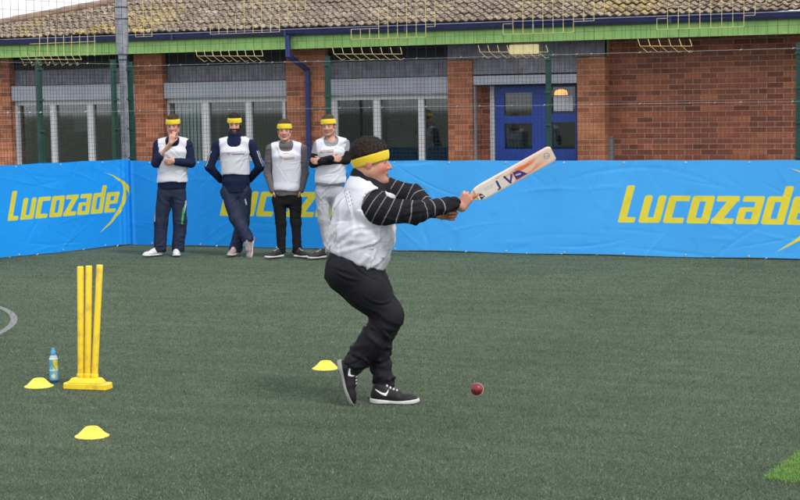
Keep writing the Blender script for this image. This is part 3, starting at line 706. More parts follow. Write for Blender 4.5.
# ------------------------------------------------------------------ sculpting kit: blended solids on a grid, turned into one surface
def axis(segs):
    """segs: [(start, stop, step), ...] contiguous"""
    o = []
    for a, b, h in segs: o += list(np.arange(a, b-1e-6, h))
    o.append(segs[-1][1]); return np.array(o)
def vlen(a): return np.sqrt((a*a).sum(-1))
class Grid:
    def __init__(s, ax, ay, az):
        s.ax = [np.asarray(a, float) for a in (ax, ay, az)]; s.F = np.full([len(a) for a in s.ax], 1., np.float32)
    def copy(s): g_ = Grid(*s.ax); g_.F = s.F.copy(); return g_
    def window(s, lo, hi):
        sl = tuple(slice(max(0, int(np.searchsorted(a, l)-1)), int(np.searchsorted(a, h)+1)) for a, l, h in zip(s.ax, lo, hi))
        X_ = s.ax[0][sl[0]][:, None, None]; Y_ = s.ax[1][sl[1]][None, :, None]; Z_ = s.ax[2][sl[2]][None, None, :]
        return sl, X_, Y_, Z_
    def full(s): return s.window((-9,)*3, (9,)*3)[1:]
    def union(s, fn, lo, hi, k):
        m_ = k+.03; sl, X_, Y_, Z_ = s.window(np.array(lo)-m_, np.array(hi)+m_)
        d = fn(X_, Y_, Z_); f = s.F[sl]
        h = np.maximum(k-np.abs(f-d), 0)/max(k, 1e-6); s.F[sl] = np.minimum(f, d)-h*h*k/4
    def cone(s, a, b, ra, rb, k=.02):
        a = np.array(a, float); b = np.array(b, float); ba = b-a; l2 = max(ba@ba, 1e-9)
        def fn(X_, Y_, Z_):
            px, py, pz = X_-a[0], Y_-a[1], Z_-a[2]; t = np.clip((px*ba[0]+py*ba[1]+pz*ba[2])/l2, 0, 1)
            return np.sqrt((px-t*ba[0])**2+(py-t*ba[1])**2+(pz-t*ba[2])**2)-(ra+(rb-ra)*t)
        r = max(ra, rb); s.union(fn, np.minimum(a, b)-r, np.maximum(a, b)+r, k)
    def ell(s, c, r, R=None, k=.02):
        c = np.array(c, float); r = np.array(r, float); R = np.eye(3) if R is None else R
        def fn(X_, Y_, Z_):
            p = (X_-c[0], Y_-c[1], Z_-c[2]); k0 = 0; k1 = 0
            for i in range(3):
                q_ = p[0]*R[0, i]+p[1]*R[1, i]+p[2]*R[2, i]; k0 = k0+(q_/r[i])**2; k1 = k1+(q_/r[i]**2)**2
            k0 = np.sqrt(k0); return k0*(k0-1)/(np.sqrt(k1)+1e-6)
        m_ = r.max(); s.union(fn, c-m_, c+m_, k)
    def tube(s, a, b, ra, rb, side, k=.03):
        """elliptic limb: ra=(radius along side, radius across)"""
        a = np.array(a, float); b = np.array(b, float); ba = b-a; L = np.linalg.norm(ba); u = ba/L
        sd_ = np.array(side, float); sd_ = sd_-u*(sd_@u); sd_ /= np.linalg.norm(sd_); w = np.cross(u, sd_)
        def fn(X_, Y_, Z_):
            px, py, pz = X_-a[0], Y_-a[1], Z_-a[2]; t = px*u[0]+py*u[1]+pz*u[2]; tc = np.clip(t/L, 0, 1)
            e = t-tc*L; q1 = px*sd_[0]+py*sd_[1]+pz*sd_[2]; q2 = px*w[0]+py*w[1]+pz*w[2]
            r1 = ra[0]+(rb[0]-ra[0])*tc; r2 = ra[1]+(rb[1]-ra[1])*tc; r3 = np.minimum(r1, r2)*.6
            k0 = np.sqrt((q1/r1)**2+(q2/r2)**2+(e/r3)**2); k1 = np.sqrt((q1/r1**2)**2+(q2/r2**2)**2+(e/r3**2)**2)
            return k0*(k0-1)/(k1+1e-6)
        m_ = max(*ra, *rb); s.union(fn, np.minimum(a, b)-m_, np.maximum(a, b)+m_, k)
    def cut(s, fn): s.F = np.maximum(s.F, fn(*s.full())).astype(np.float32)
    def mesh(s):
        F = s.F; S = F < 0; c = sum(S[i:F.shape[0]-1+i, j:F.shape[1]-1+j, k:F.shape[2]-1+k].astype(np.int8) for i in (0, 1) for j in (0, 1) for k in (0, 1))
        act = (c > 0) & (c < 8); idx = np.full(act.shape, -1, np.int64); cells = np.argwhere(act); idx[act] = np.arange(len(cells))
        acc = np.zeros((len(cells), 3)); cnt = np.zeros(len(cells)); cor = [(i, j, k) for i in (0, 1) for j in (0, 1) for k in (0, 1)]
        fv = {q_: F[cells[:, 0]+q_[0], cells[:, 1]+q_[1], cells[:, 2]+q_[2]] for q_ in cor}
        for p in cor:
            for ax_ in range(3):
                if p[ax_]: continue
                q_ = list(p); q_[ax_] = 1; q_ = tuple(q_); fa, fb = fv[p], fv[q_]; mk = (fa < 0) != (fb < 0)
                t = np.where(mk, fa/(fa-fb+1e-12), 0); pos = np.array(p, float)[None]+0*acc; pos[:, ax_] += t
                acc += pos*mk[:, None]; cnt += mk
        g_ = cells+acc/cnt[:, None]
        V = np.stack([np.interp(g_[:, i], np.arange(len(s.ax[i])), s.ax[i]) for i in range(3)], 1)
        faces = []
        for ax_ in range(3):
            o1, o2 = (ax_+1) % 3, (ax_+2) % 3
            A_ = [slice(None)]*3; B_ = [slice(None)]*3; A_[ax_] = slice(0, -1); B_[ax_] = slice(1, None)
            for o_ in (o1, o2): A_[o_] = slice(1, -1); B_[o_] = slice(1, -1)
            df = S[tuple(A_)] != S[tuple(B_)]; e = np.argwhere(df); base = e.copy(); base[:, o1] += 1; base[:, o2] += 1
            ins = S[base[:, 0], base[:, 1], base[:, 2]]
            def id_(d1, d2):
                q_ = base.copy(); q_[:, o1] -= d1; q_[:, o2] -= d2; return idx[q_[:, 0], q_[:, 1], q_[:, 2]]
            Q = np.stack([id_(1, 1), id_(0, 1), id_(0, 0), id_(1, 0)], 1); Q[~ins] = Q[~ins][:, ::-1]; faces.append(Q)
        return V, np.concatenate(faces)
def vnormals(V, F):
    n_ = np.cross(V[F[:, 2]]-V[F[:, 0]], V[F[:, 3]]-V[F[:, 1]]); N = np.zeros_like(V)
    for i in range(4):
        for c_ in range(3): N[:, c_] += np.bincount(F[:, i], n_[:, c_], len(V))
    return N/(vlen(N)[:, None]+1e-12)
def relax(V, F, it=1, lam=.5):
    for _ in range(it):
        S_ = np.zeros_like(V); cnt = np.zeros(len(V))
        for i in range(4):
            for j in ((i+1) % 4, (i+3) % 4):
                for c_ in range(3): S_[:, c_] += np.bincount(F[:, i], V[F[:, j], c_], len(V))
                cnt += np.bincount(F[:, i], minlength=len(V))
        V = V*(1-lam)+lam*S_/cnt[:, None]
    return V
def wob(P, f, seed, n=5):
    r = np.random.default_rng(seed); o_ = 0
    for i in range(n):
        d = r.normal(size=3); d /= np.linalg.norm(d); o_ = o_+np.sin(P@d*f*(.7+.6*r.random())*6.283+r.random()*6.283)
    return o_/n
def folds(P, d, f, seed, sharp=2.):
    """cloth folds: bands across direction d, warped"""
    d = np.array(d, float); d /= np.linalg.norm(d)
    w = P@d*f*6.283+2.6*wob(P, 2.2, seed)+1.5*wob(P, 5, seed+9)
    amp = .5+.5*wob(P, 3.0, seed+3)
    return ((1-np.abs(np.sin(w/2)))**3.2*2.2-.45)*np.clip(amp*1.3, 0, 1)
def creases(V, N, n, d, amp, w, L, seed, spread=.35, mask=None):
    """n separate cloth creases, each a short ridge or tuck lying roughly along direction d"""
    g_ = np.random.default_rng(seed); o_ = np.zeros(len(V)); m_ = np.ones(len(V)) if mask is None else mask
    pool = np.flatnonzero(m_ > .3)
    if not len(pool): return o_
    for i in g_.choice(pool, n):
        c_ = V[i]; nn = N[i]; t = np.array(d, float); t = t/np.linalg.norm(t)+g_.normal(0, spread, 3); t -= nn*(t@nn)
        if np.linalg.norm(t) < .15: continue
        t /= np.linalg.norm(t); m2 = np.cross(nn, t); LL_ = L*g_.uniform(.5, 1.5); ww = w*g_.uniform(.6, 1.6); aa = amp*g_.uniform(.4, 1.2); cv = g_.normal(0, 1.6)
        near = np.flatnonzero((np.abs(V-c_).max(1) < LL_*2) & (N@nn > .1))
        Dl = V[near]-c_; al = Dl@t; u = (Dl@m2+cv*al*al)/ww; e = np.exp(-(al/LL_)**2-u*u)
        o_[near] += aa*(e if g_.random() < .45 else 1.5*u*e)
    return o_*m_
def norm(v): v = np.array(v, float); return v/np.linalg.norm(v)
def frame(fwd, up):
    f = norm(fwd); l_ = norm(np.cross(up, f)); u = np.cross(f, l_); return np.stack([f, l_, u], 1)   # columns: forward, left, up

# --- head: canonical axes x forward, y to the person's left, z up, origin between the ears at eye height
def head(g_, c, R, s=1., k=.012, neck=None, neck_r=.058):
    P = lambda x, y, z: np.array(c)+R@np.array([x, y, z])*s
    E = lambda x, y, z, rx, ry, rz, kk=k: g_.ell(P(x, y, z), np.array([rx, ry, rz])*s, R, kk*s)
    C_ = lambda a, b, ra, rb, kk=k: g_.cone(P(*a), P(*b), ra*s, rb*s, kk*s)
    E(-.012, 0, .038, .098, .077, .086); E(.028, 0, -.028, .062, .060, .088, .02)
    for y in (-1, 1):
        C_((-.005, .054*y, -.055), (.062, .020*y, -.098), .026, .018, .02)
        E(.055, .036*y, -.028, .026, .024, .026, .015)
    E(.072, 0, -.102, .020, .022, .016, .015)
    if neck is not None: g_.cone(P(-.03, 0, -.05), neck, neck_r*s, neck_r*1.08*s, .03)
    C_((.082, 0, .012), (.106, 0, -.030), .008, .012, .010); E(.096, .011, -.034, .010, .008, .007, .008); E(.096, -.011, -.034, .010, .008, .007, .008)
    E(.076, 0, .024, .016, .046, .010, .012)
    for y in (-1, 1):    # eye sockets
        sl, X_, Y_, Z_ = g_.window(P(.088, .031*y, .004)-.03, P(.088, .031*y, .004)+.03); q_ = P(.092, .031*y, .004)
        d = .0165*s-np.sqrt((X_-q_[0])**2+(Y_-q_[1])**2+(Z_-q_[2])**2); f = g_.F[sl]; kk = .008
        h = np.maximum(kk-np.abs(f-d), 0)/kk; g_.F[sl] = np.maximum(f, d)+h*h*kk/4
        E(.073, .031*y, .004, .0125, .0125, .0125, .001)
    E(.083, 0, -.062, .014, .022, .0055, .004); E(.081, 0, -.071, .013, .018, .0055, .004)
    for y in (-1, 1): E(-.008, .077*y, -.008, .020, .009, .031, .006)
SKIN = np.array((.56, .30, .215))
def head_colours(V, c, R, s, hair_col, stubble=0., beard=False, skin=SKIN, flush=.5):
    L = (V-np.array(c))@R/s; x, y, z = L.T; col = np.tile(skin, (len(V), 1))
    w = lambda d, r: np.clip(1.5-d/r, 0, 1)[:, None]
    ck = w(np.sqrt((x-.07)**2+(np.abs(y)-.04)**2+(z+.03)**2), .030)*flush; col = col*(1-ck)+ck*skin*np.array((1.12, .72, .70))
    ns = w(np.sqrt((x-.105)**2+y**2+(z+.03)**2), .016)*flush; col = col*(1-ns)+ns*skin*np.array((1.1, .76, .74))
    ear = w(np.sqrt((x+.008)**2+(np.abs(y)-.08)**2+(z+.008)**2), .026)*.6; col = col*(1-ear)+ear*skin*np.array((1.1, .72, .68))
    if stubble:
        st = np.clip((-.03-z)/.02, 0, 1)*np.clip((x+.03)/.03, 0, 1)*(z > -.125)*stubble; st = st[:, None]
        col = col*(1-st)+st*np.array(hair_col)*1.3
    if beard:
        bd = ((z < -.038) & (x > -.02) & (z > -.13)) | ((z < .0) & (np.abs(x-.005) < .025) & (z > -.1)); bd &= ~((np.abs(y) < .02) & (np.abs(z+.066) < .009)); col[bd] = np.array(hair_col)*1.2
    lip = (x > .078) & (np.abs(y) < .024) & (np.abs(z+.066) < .0105); col[lip] = skin*np.array((.80, .50, .52))
    ml = (x > .078) & (np.abs(y) < .021) & (np.abs(z+.0665) < .002); col[ml] = skin*.3
    for s_ in (-1, 1):
        d = np.sqrt((x-.073)**2+(y-.031*s_)**2+(z-.004)**2); e = (d < .0142) & (x > .076); col[e] = (.26, .22, .20)
        col[e & (np.abs(z-.004) > .0065)] = skin*.75
        ir = np.hypot(y-.031*s_, z-.004) < .0058; col[e & ir] = (.035, .025, .02)
        bw = (x > .055) & (np.abs(np.abs(y)-.034) < .020) & (np.abs(z-.027) < .0055); col[bw] = np.array(hair_col)*.9
    return col
def hair_mesh(ax, c, R, s, name, parent, col, thick=.014, front=.058, side=.0, back=-.06, curl=.004, seed=1, sidethick=.5, strands=1500, lock=.020, band=(.056, .031, .05)):
    g_ = Grid(*ax); P = lambda x, y, z: np.array(c)+R@np.array([x, y, z])*s
    g_.ell(P(-.014, 0, .044), np.array([.098+thick*.8, .077+thick*sidethick, .088+thick])*s, R, .001)
    def clip(X_, Y_, Z_):
        p = [X_-c[0], Y_-c[1], Z_-c[2]]; q_ = [(p[0]*R[0, i]+p[1]*R[1, i]+p[2]*R[2, i])/s for i in range(3)]
        t = np.clip((q_[0]+.05)/.04, 0, 1); t2 = np.clip((q_[0]-.01)/.045, 0, 1)
        line = back+(side-back)*t; line = line+(front-line)*t2
        return (line-q_[2])*.9*s
    g_.cut(clip); V, F = g_.mesh(); N = vnormals(V, F)
    V = V+N*(curl*(1.3*wob(V, 14, seed, 9)+.7*wob(V, 31, seed+1, 9)+.35*wob(V, 60, seed+2, 9)))[:, None]
    cc = np.array(col)*(1+.3*wob(V, 40, seed+5, 7))[:, None]
    # short locks standing a little off the surface
    r = np.random.default_rng(seed); n_ = strands; i = r.integers(0, len(V), n_); ok = ((V[i]-c)@R)[:, 2] > (back+.02)*s; lz = ((V[i]-c)@R)/s; bq_ = lz[:, 2]-band[0]-band[2]*lz[:, 0]; ok &= (bq_ > band[1]+.015) | (bq_ < -band[1]-.004); i = i[ok]; n_ = len(i)
    p0, nn = V[i]+r.normal(0, .002, (n_, 3)), N[i]; t = r.normal(size=(n_, 3)); t = t*.75+np.array([0, 0, -.35])+R[:, 0]*(.3 if not curl > .005 else 0); t -= nn*(t*nn).sum(1)[:, None]; t /= vlen(t)[:, None]
    sd_ = np.cross(t, nn); L_ = r.uniform(.5, 1.2, n_)[:, None]*lock; w_ = r.uniform(.0010, .0022, n_)[:, None]
    a, b_ = p0-sd_*w_, p0+sd_*w_; m1 = p0+t*L_*.5+nn*L_*.42; a2, b2 = m1-sd_*w_, m1+sd_*w_; e1 = p0+t*L_+nn*L_*.12
    SV = np.stack([a, b_, b2, a2, e1-sd_*w_*.3, e1+sd_*w_*.3], 1).reshape(-1, 3); k0 = len(V)+np.arange(n_)[:, None]*6
    SF = np.concatenate([k0+[0, 1, 2, 3], k0+[3, 2, 5, 4]]); sc_ = np.repeat(np.array(col)*(.5+2.6*r.random((n_, 1))**2), 6, 0)
    return npmesh(name, np.concatenate([V, SV]), np.concatenate([F, SF]), M['hair'], parent, True, np.clip(np.concatenate([cc, sc_]), .002, 1))
def band_mesh(ax, c, R, s, parent, z0=.043, hw=.029, tilt=.12, off=.014, col=(.86, .62, .03), seed=1):
    g_ = Grid(*ax); P = lambda x, y, z: np.array(c)+R@np.array([x, y, z])*s
    g_.ell(P(-.010, 0, .040), np.array([.100+off, .079+off, .13])*s, R, .001)
    def clip(X_, Y_, Z_):
        p = [X_-c[0], Y_-c[1], Z_-c[2]]; q_ = [(p[0]*R[0, i]+p[1]*R[1, i]+p[2]*R[2, i])/s for i in range(3)]
        return (np.abs(q_[2]-z0-tilt*q_[0])-hw)*s
    g_.cut(clip); V, F = g_.mesh(); V = relax(V, F, 2, .5); N = vnormals(V, F); V = V+N*(.0012*wob(V, 20, seed))[:, None]
    return npmesh('headband', V, F, M['terry'], parent, True, np.tile(np.array(col), (len(V), 1)))
def hand(g_, wrist, d, n_, s_, curl=(70, 80, 50), sc=1., spread=.0, thumb=(.6, .5, .5), k=.008, palm_l=.088):
    """d: wrist to knuckles; n_: the way the palm faces; s_: towards the thumb"""
    d, n_, s_ = norm(d), norm(n_), norm(s_); w = np.array(wrist, float)
    offs = (.030, .010, -.010, -.029); ln = (.95, 1.05, .98, .78); kn = []
    for o_, l_ in zip(offs, ln):
        b = w+(d*(palm_l-.004*abs(o_-.005)/.01)+s_*o_)*sc; kn.append(b); g_.cone(w+s_*o_*.55*sc+d*.01*sc, b, .0145*sc, .0115*sc, .012)
    for i, (b, l_) in enumerate(zip(kn, ln)):
        a = 0; p = b; dirv = norm(d+s_*spread*(1.5-i)); r_ = (.0098, .0088, .0078, .0068)
        for j, (L_, c_) in enumerate(zip((.044, .027, .021), curl)):
            a += math.radians(c_*(1+.06*(i-1.5))); q_ = p+(dirv*math.cos(a)+n_*math.sin(a))*L_*l_*sc; g_.cone(p, q_, r_[j]*sc, r_[j+1]*sc, .004 if j else k); p = q_
    tb = w+(s_*.026+d*.022+n_*.006)*sc; t1_ = tb+norm(s_*thumb[0]+d*thumb[1]+n_*thumb[2]*.5)*.042*sc; t2_ = t1_+norm(s_*thumb[0]*.2+d*thumb[1]+n_*thumb[2])*.030*sc
    g_.cone(w+d*.012*sc+s_*.01*sc, tb, .016*sc, .0145*sc, .012); g_.cone(tb, t1_, .0135*sc, .0105*sc, .008); g_.cone(t1_, t2_, .0105*sc, .0085*sc, .004)
M['skin'] = painted('skin', rough=.5, bscale=180, bmp=.12, spec=.4, var=.10)
M['hair'] = painted('hair', rough=.65, bscale=300, bmp=.6, spec=.3, var=.2)
M['terry'] = painted('terry_cloth', rough=.95, bscale=420, bmp=.8, sheen=.2)
M['cloth'] = painted('woven_cloth', rough=.9, bscale=320, bmp=.3, spec=.15, mark=(.21, .21, .235))
M['bib'] = painted('polyester_mesh', rough=.7, bscale=420, bmp=.35, spec=.2, var=.06, mark=(.27, .24, .25))
M['track'] = painted('tracksuit_cloth', rough=.7, bscale=300, bmp=.2, spec=.2)
M['shoe'] = painted('shoe_upper', rough=.6, bscale=260, bmp=.4, mark=(.80, .80, .80))
M['rubber'] = painted('shoe_sole', rough=.7, bscale=100, bmp=.2)

# --- shoe, canonical: x heel to toe (0..0.3), y left, z up from the ground
def make_shoe(parent, heel, toe_dir, up, s=1., upper=(.02, .02, .022), sole=(.62, .62, .62), mark=None, flip=1, laces=(.6, .6, .6), rock=.0, h=.006):
    ax = axis([(-.03, .34, h)]); ay = axis([(-.07, .07, h)]); az = axis([(-.02, .15, h)])
    g_ = Grid(ax, ay, az)
    g_.ell((.045, 0, .050), (.044, .034, .050), k=.02); g_.cone((.05, 0, .06), (.055, 0, .115), .034, .038, .02)
    g_.tube((.06, 0, .055), (.16, 0, .042), (.036, .048), (.043, .032), (0, 1, 0), .03); g_.ell((.215, .004, .030), (.075, .046, .032), k=.03); g_.cone((.08, 0, .095), (.16, 0, .065), .022, .018, .03)
    up_ = g_.copy(); up_.cut(lambda X_, Y_, Z_: .022-Z_+X_*0+Y_*0); up_.cut(lambda X_, Y_, Z_: Z_-.118-.0*X_+Y_*0)
    V, F = up_.mesh(); V = relax(V, F, 1); N = vnormals(V, F); V = V+N*(.0012*wob(V, 14, 4))[:, None]
    col = np.tile(np.array(upper), (len(V), 1))*(1+.12*wob(V, 30, 6))[:, None]
    x, y, z = V.T; sm_ = np.ones(len(V))
    lc = (x > .095) & (x < .175) & (np.abs(y) < .018) & (np.sin(x*6.283/.02) > .25) & (N[:, 2] > .3); col[lc] = laces
    if mark is not None:
        pl = [(.035, .092, .003), (.075, .068, .006), (.098, .060, .0085), (.108, .072, .005), (.116, .092, .002)] if mark == 'check' else mark
        d = sd_chain(x, z, pl); sm_ = np.where(np.abs(N[:, 1]) > .25, d, 1.)
    R = frame(toe_dir, up); R[:, 1] *= 1
    T = lambda Q: (Q*[1, flip, 1]*s)@R.T+np.array(heel)
    def bend(Q):
        if not rock: return Q
        Q = Q.copy(); t = np.clip(Q[:, 0]-.2, 0, 1); Q[:, 2] += rock*t*t*30*.1/.1*.1; return Q
    sh = npmesh('shoe', T(bend(V)), F if flip > 0 else F[:, ::-1], M['shoe'], parent, True, col, attrs={'mark': np.clip(sm_, -1, .02)})
    g2 = Grid(ax, ay, az)
    g2.ell((.05, 0, .02), (.055, .041, .06), k=.02); g2.tube((.06, 0, .02), (.2, .002, .02), (.038, .06), (.047, .06), (0, 1, 0), .03); g2.ell((.215, .004, .02), (.086, .050, .06), k=.03)
    g2.cut(lambda X_, Y_, Z_: np.maximum(Z_-.027-.006*np.cos(X_*20), .001+.012*np.clip((X_-.24)/.06, 0, 1)**2-Z_)+Y_*0)
    V, F = g2.mesh(); V = relax(V, F, 1, .4)
    col = np.tile(np.array(sole), (len(V), 1)); col[V[:, 2] < .006] *= .25
    npmesh('sole', T(bend(V)), F if flip > 0 else F[:, ::-1], M['rubber'], sh, True, col)
    return sh

NAVY = (.012, .018, .05); WHITE = (.63, .64, .70); DKHAIR = (.022, .014, .010)
def paint(n_, c): return np.tile(np.array(c, float), (n_, 1))
def person(px, py, label, group=None):
    J = Local(px, py); e = empty('person', J.g, label, 'person', A, group); return J, e

# ---- the four men waiting along the banner (standing, facing the camera)
def spectator(sp):
    J, root = person(*sp['ref'], sp['label'], 'four men waiting in white bibs')
    p = lambda q_: J(*q_) if len(q_) == 3 else J(q_[0], q_[1], 0)
    c = J(*sp['head']); s = 1.0; R = frame(sp.get('look', (0, -1, -.04)), (sp.get('tilt', 0), 0, 1))
    sh, el, wr, hp, kn, an = ([p(q_) for q_ in sp[k]] for k in ('sh', 'el', 'wr', 'hip', 'knee', 'ankle'))
    x0 = (hp[0][0]+hp[1][0])/2; xs_ = (sh[0][0]+sh[1][0])/2
    zs = (sh[0][2]+sh[1][2])/2; zh = hp[0][2]
    neck = np.array([xs_, .01, zs+.01])
    lo = min([q_[0] for q_ in sh+el+wr+kn+an])-.16; hi = max([q_[0] for q_ in sh+el+wr+kn+an])+.16
    def axes(hx, z0=-.02, z1=1.95, zf=None):
        return axis([(lo, hi, hx)]), axis([(-.38, .32, hx)]), axis([(z0, z1, hx)]) if zf is None else axis([(z0, zf, hx*1.6), (zf, z1, hx)])
    w = sp.get('build', 1.)
    def torso(g_, o_=0., low_=.12):
        zc = zs-.10; zw = zh+.12; X1 = x0*.6+xs_*.4
        g_.tube((x0, .01, zh-low_), (X1, 0, zw), (.160*w+o_, .115*w+o_), (.162*w+o_, .118*w+o_), (1, 0, 0), .04)
        g_.tube((X1, 0, zw), (xs_, 0, zc), (.162*w+o_, .118*w+o_), (.172*w+o_, .122*w+o_), (1, 0, 0), .04)
        g_.tube((xs_, 0, zc), (xs_, .005, zs-.01), (.172*w+o_, .122*w+o_), (.13*w+o_, .075+o_), (1, 0, 0), .04)
        for q_ in sh: g_.cone((xs_+(q_[0]-xs_)*.15, .015, zs+.025), (q_[0]*.93+xs_*.07, q_[1], q_[2]-.012), .062+o_, .058+o_, .05)
    def arms(g_, o_=0., fr=.0):
        ra, re, rw = sp.get('arm_r', (.063, .052, .040))
        for i in (0, 1):
            g_.cone(sh[i]-[0, 0, .015], el[i], ra+o_, re+o_, .03)
            a = el[i]+(wr[i]-el[i])*(sp.get('sleeve', (1, 1))[i])
            g_.cone(el[i], a, re*.98+o_, rw+(re-rw)*(1-sp.get('sleeve', (1, 1))[i])+o_, .02)
    lr = sp['leg_r']
    def legs(g_, o_=0.):
        g_.tube((x0, .01, zh+.05), (x0, .015, zh-.06), (.155*w+o_, .115*w+o_), (.150*w+o_, .115*w+o_), (1, 0, 0), .04)
        for i in (0, 1):
            g_.cone(hp[i]-[0, 0, .03], kn[i], lr[0]+o_, lr[1]+o_, .035); g_.cone(kn[i], an[i], lr[1]+o_, lr[2]+o_, .03)
    # body
    g_ = Grid(*axes(.0068, zf=1.02)); o_ = -.020
    torso(g_, o_, .02)
    g_.tube((x0, .01, zh+.05), (x0, .015, zh-.06), (.13, .09), (.13, .09), (1, 0, 0), .04)
    for i in (0, 1):
        g_.cone(hp[i], kn[i], .068, .045, .03); g_.cone(kn[i], an[i], .045, .033, .02); g_.cone(sh[i], el[i], .045, .036, .03); g_.cone(el[i], wr[i], .038, .027, .02)
        fd = norm(sp['toe'][i]); f0 = np.array(p(sp['foot'][i])); g_.cone(an[i], f0+fd*.06+np.array([0, 0, .05]), .033, .03, .02); g_.cone(f0+fd*.06+np.array([0, 0, .05]), f0+fd*.2+np.array([0, 0, .035]), .03, .022, .02)
    head(g_, c, R, s, .010, neck=neck-[0, 0, .02], neck_r=.054*w)
    for i in (0, 1):
        h_ = sp['hands'][i]; hand(g_, wr[i], h_[0], h_[1], h_[2], curl=h_[3], thumb=h_[4] if len(h_) > 4 else (.6, .6, .3), sc=1.0)
    V, F = g_.mesh(); V = relax(V, F, 1, .25)
    col = head_colours(V, c, R, s, sp['hair'], sp.get('stubble', .0), sp.get('beard', False))
    npmesh('body', V, F, M['skin'], root, True, col)
    # hair and band
    hx = (axis([(c[0]-.15, c[0]+.15, .0055)]), axis([(c[1]-.16, c[1]+.17, .0055)]), axis([(c[2]-.12, c[2]+.2, .0055)]))
    hair_mesh(hx, c, R, s, 'hair', root, sp['hair'], thick=sp.get('hair_t', .014), front=.066, side=.0, back=-.06, curl=.003, seed=sp['seed'])
    band_mesh(hx, c, R, s, root, z0=.056, hw=.031, tilt=.05, off=.012, seed=sp['seed'])
    # top with sleeves
    ax_ = axes(.0072, zh-.16, zs+.16)
    g_ = Grid(*ax_); torso(g_); arms(g_); g_.tube((x0, .012, zh+.10), (x0, .014, zh-.10), (.166*w, .132*w), (.165*w, .132*w), (1, 0, 0), .03)
    if sp.get('hood'):
        for k in range(10):
            t0_, t1_ = [2*math.pi*(k+j)/10 for j in (0, 1)]
            q_ = [np.array([xs_+.088*math.sin(t), .02-.075*math.cos(t)-.0, zs+.045+.045*(-math.cos(t))*-1*1.0]) for t in (t0_, t1_)]
            for v in q_: v[2] = zs+.05+(.02 if v[1] > .02 else -.030*min(1, (.02-v[1])/.08))
            g_.cone(q_[0], q_[1], .030, .030, .02)
    if sp.get('snood'):
        g_.cone(neck-[0, 0, .0], c-[0, -.012, .105], .098, .078, .03); g_.ell(c+np.array([0, .012, -.115]), (.084, .088, .035), k=.02)
    g_.cut(lambda X_, Y_, Z_: np.maximum((zh-sp.get('hem', .0))-Z_+.006*np.sin(X_*30), -1)+0*Y_)
    if not sp.get('snood') and not sp.get('hood'): g_.cut(lambda X_, Y_, Z_: .066-np.sqrt((X_-xs_)**2+(Y_+.01)**2+((Z_-zs-.06)*.8)**2))
    V, F = g_.mesh(); V = relax(V, F, 1, .4); N = vnormals(V, F)
    V = V+N*(creases(V, N, 60, (.9, .2, .5), .006, .012, .05, sp['seed'], .6)+.002*wob(V, 6, sp['seed']))[:, None]
    tc = np.array(sp['top']); col = paint(len(V), tc)*(1+.10*wob(V, 5, 3))[:, None]
    if 'sleeve_col' in sp:       # darker sleeves below a T-shirt sleeve
        for i in (0, 1):
            a, b, d_ = sh[i], el[i], wr[i]; t = ((V-a)@(b-a))/((b-a)@(b-a)); dist = vlen(V-(a+np.clip(t, 0, 1)[:, None]*(b-a)))
            u = np.clip(((V-b)@(d_-b))/((d_-b)@(d_-b)), 0, 1); dist2 = vlen(V-(b+u[:, None]*(d_-b)))
            col[((t > .52) & (dist < .085)) | (dist2 < .068)] = sp['sleeve_col']
    if 'cuff_stripes' in sp:
        for i in (0, 1):
            a, b = sh[i], el[i]; t = ((V-a)@(b-a))/((b-a)@(b-a)); out = (V[:, 0]-xs_)*(1 if i else -1) > abs((a+(b-a)*np.clip(t, 0, 1)[:, None])[:, 0]-xs_)+.02
            for q_ in sp['cuff_stripes']:
                mk = out & (t > .35) & (t < 1.02) & (np.abs(V[:, 1]+.0+q_) < .0045); col[mk] = (.55, .55, .58)
    top = npmesh(sp.get('top_name', 'pullover'), V, F, M['cloth'], root, True, np.clip(col, 0, 1))
    # bib
    g_ = Grid(*ax_); torso(g_, .013)
    zb = p((sp['ref'][0], sp['bib_hem']))[2]; zsh = zs
    def bibcut(X_, Y_, Z_):
        Xc = X_-xs_
        hem = zb-Z_+.008*np.sin(X_*17+sp['seed'])
        hole = np.minimum(1, .10-np.sqrt((np.abs(Xc)-.278)**2+0*Y_+(np.maximum(np.abs(Z_-(zsh-.12))-.10, 0)*.55)**2))+0*Y_
        hole = np.where(Z_ > zsh-.26, hole, -1)
        top_ = np.abs(Xc)-.186-0*Y_; top_ = np.where(Z_ > zsh-.10, top_, -1)
        nk = .098-np.sqrt(Xc**2+((Y_+.02)*.9)**2+((Z_-zsh-.02)*1.0)**2)
        return np.maximum(np.maximum(hem, hole), np.maximum(nk, top_))
    g_.cut(bibcut); V, F = g_.mesh(); V = relax(V, F, 1, .4); N = vnormals(V, F)
    V = V+N*(creases(V, N, 22, (.3, 0, 1), .007, .014, .10, sp['seed']+5, .5)+creases(V, N, 20, (1, 0, .25), .006, .012, .07, sp['seed']+15, .4)+.003*wob(V, 4.5, sp['seed']+2)+.004)[:, None]
    col = paint(len(V), WHITE); fr = N[:, 1] < -.3
    x, z = V[:, 0], V[:, 2]
    if 'logo' in sp:
        for (kind, a, b) in sp['logo']:
            q0 = p((*a, -.13)); q1 = p((*b, -.13)) if b else None
            if kind == 'dot':
                d = np.hypot(x-q0[0], z-q0[2]); col[fr & (d < .021)] = (.62, .30, .27); col[fr & (d < .009)] = (.72, .55, .52)
            else:
                m_ = fr & (x > q0[0]) & (x < q1[0]) & (np.abs(z-(q0[2]+(q1[2]-q0[2])*(x-q0[0])/(q1[0]-q0[0]))) < .0062); col[m_] = (.20, .18, .19) if kind == 'dark' else (.50, .33, .30)
    npmesh('bib', V, F, M['bib'], root, True, col)
    # trousers
    g_ = Grid(*axes(.0075, .0, zh+.12)); legs(g_)
    def hemcut(X_, Y_, Z_):
        o_ = sp.get('trouser_hem', .055)-Z_+0*X_+0*Y_
        return o_
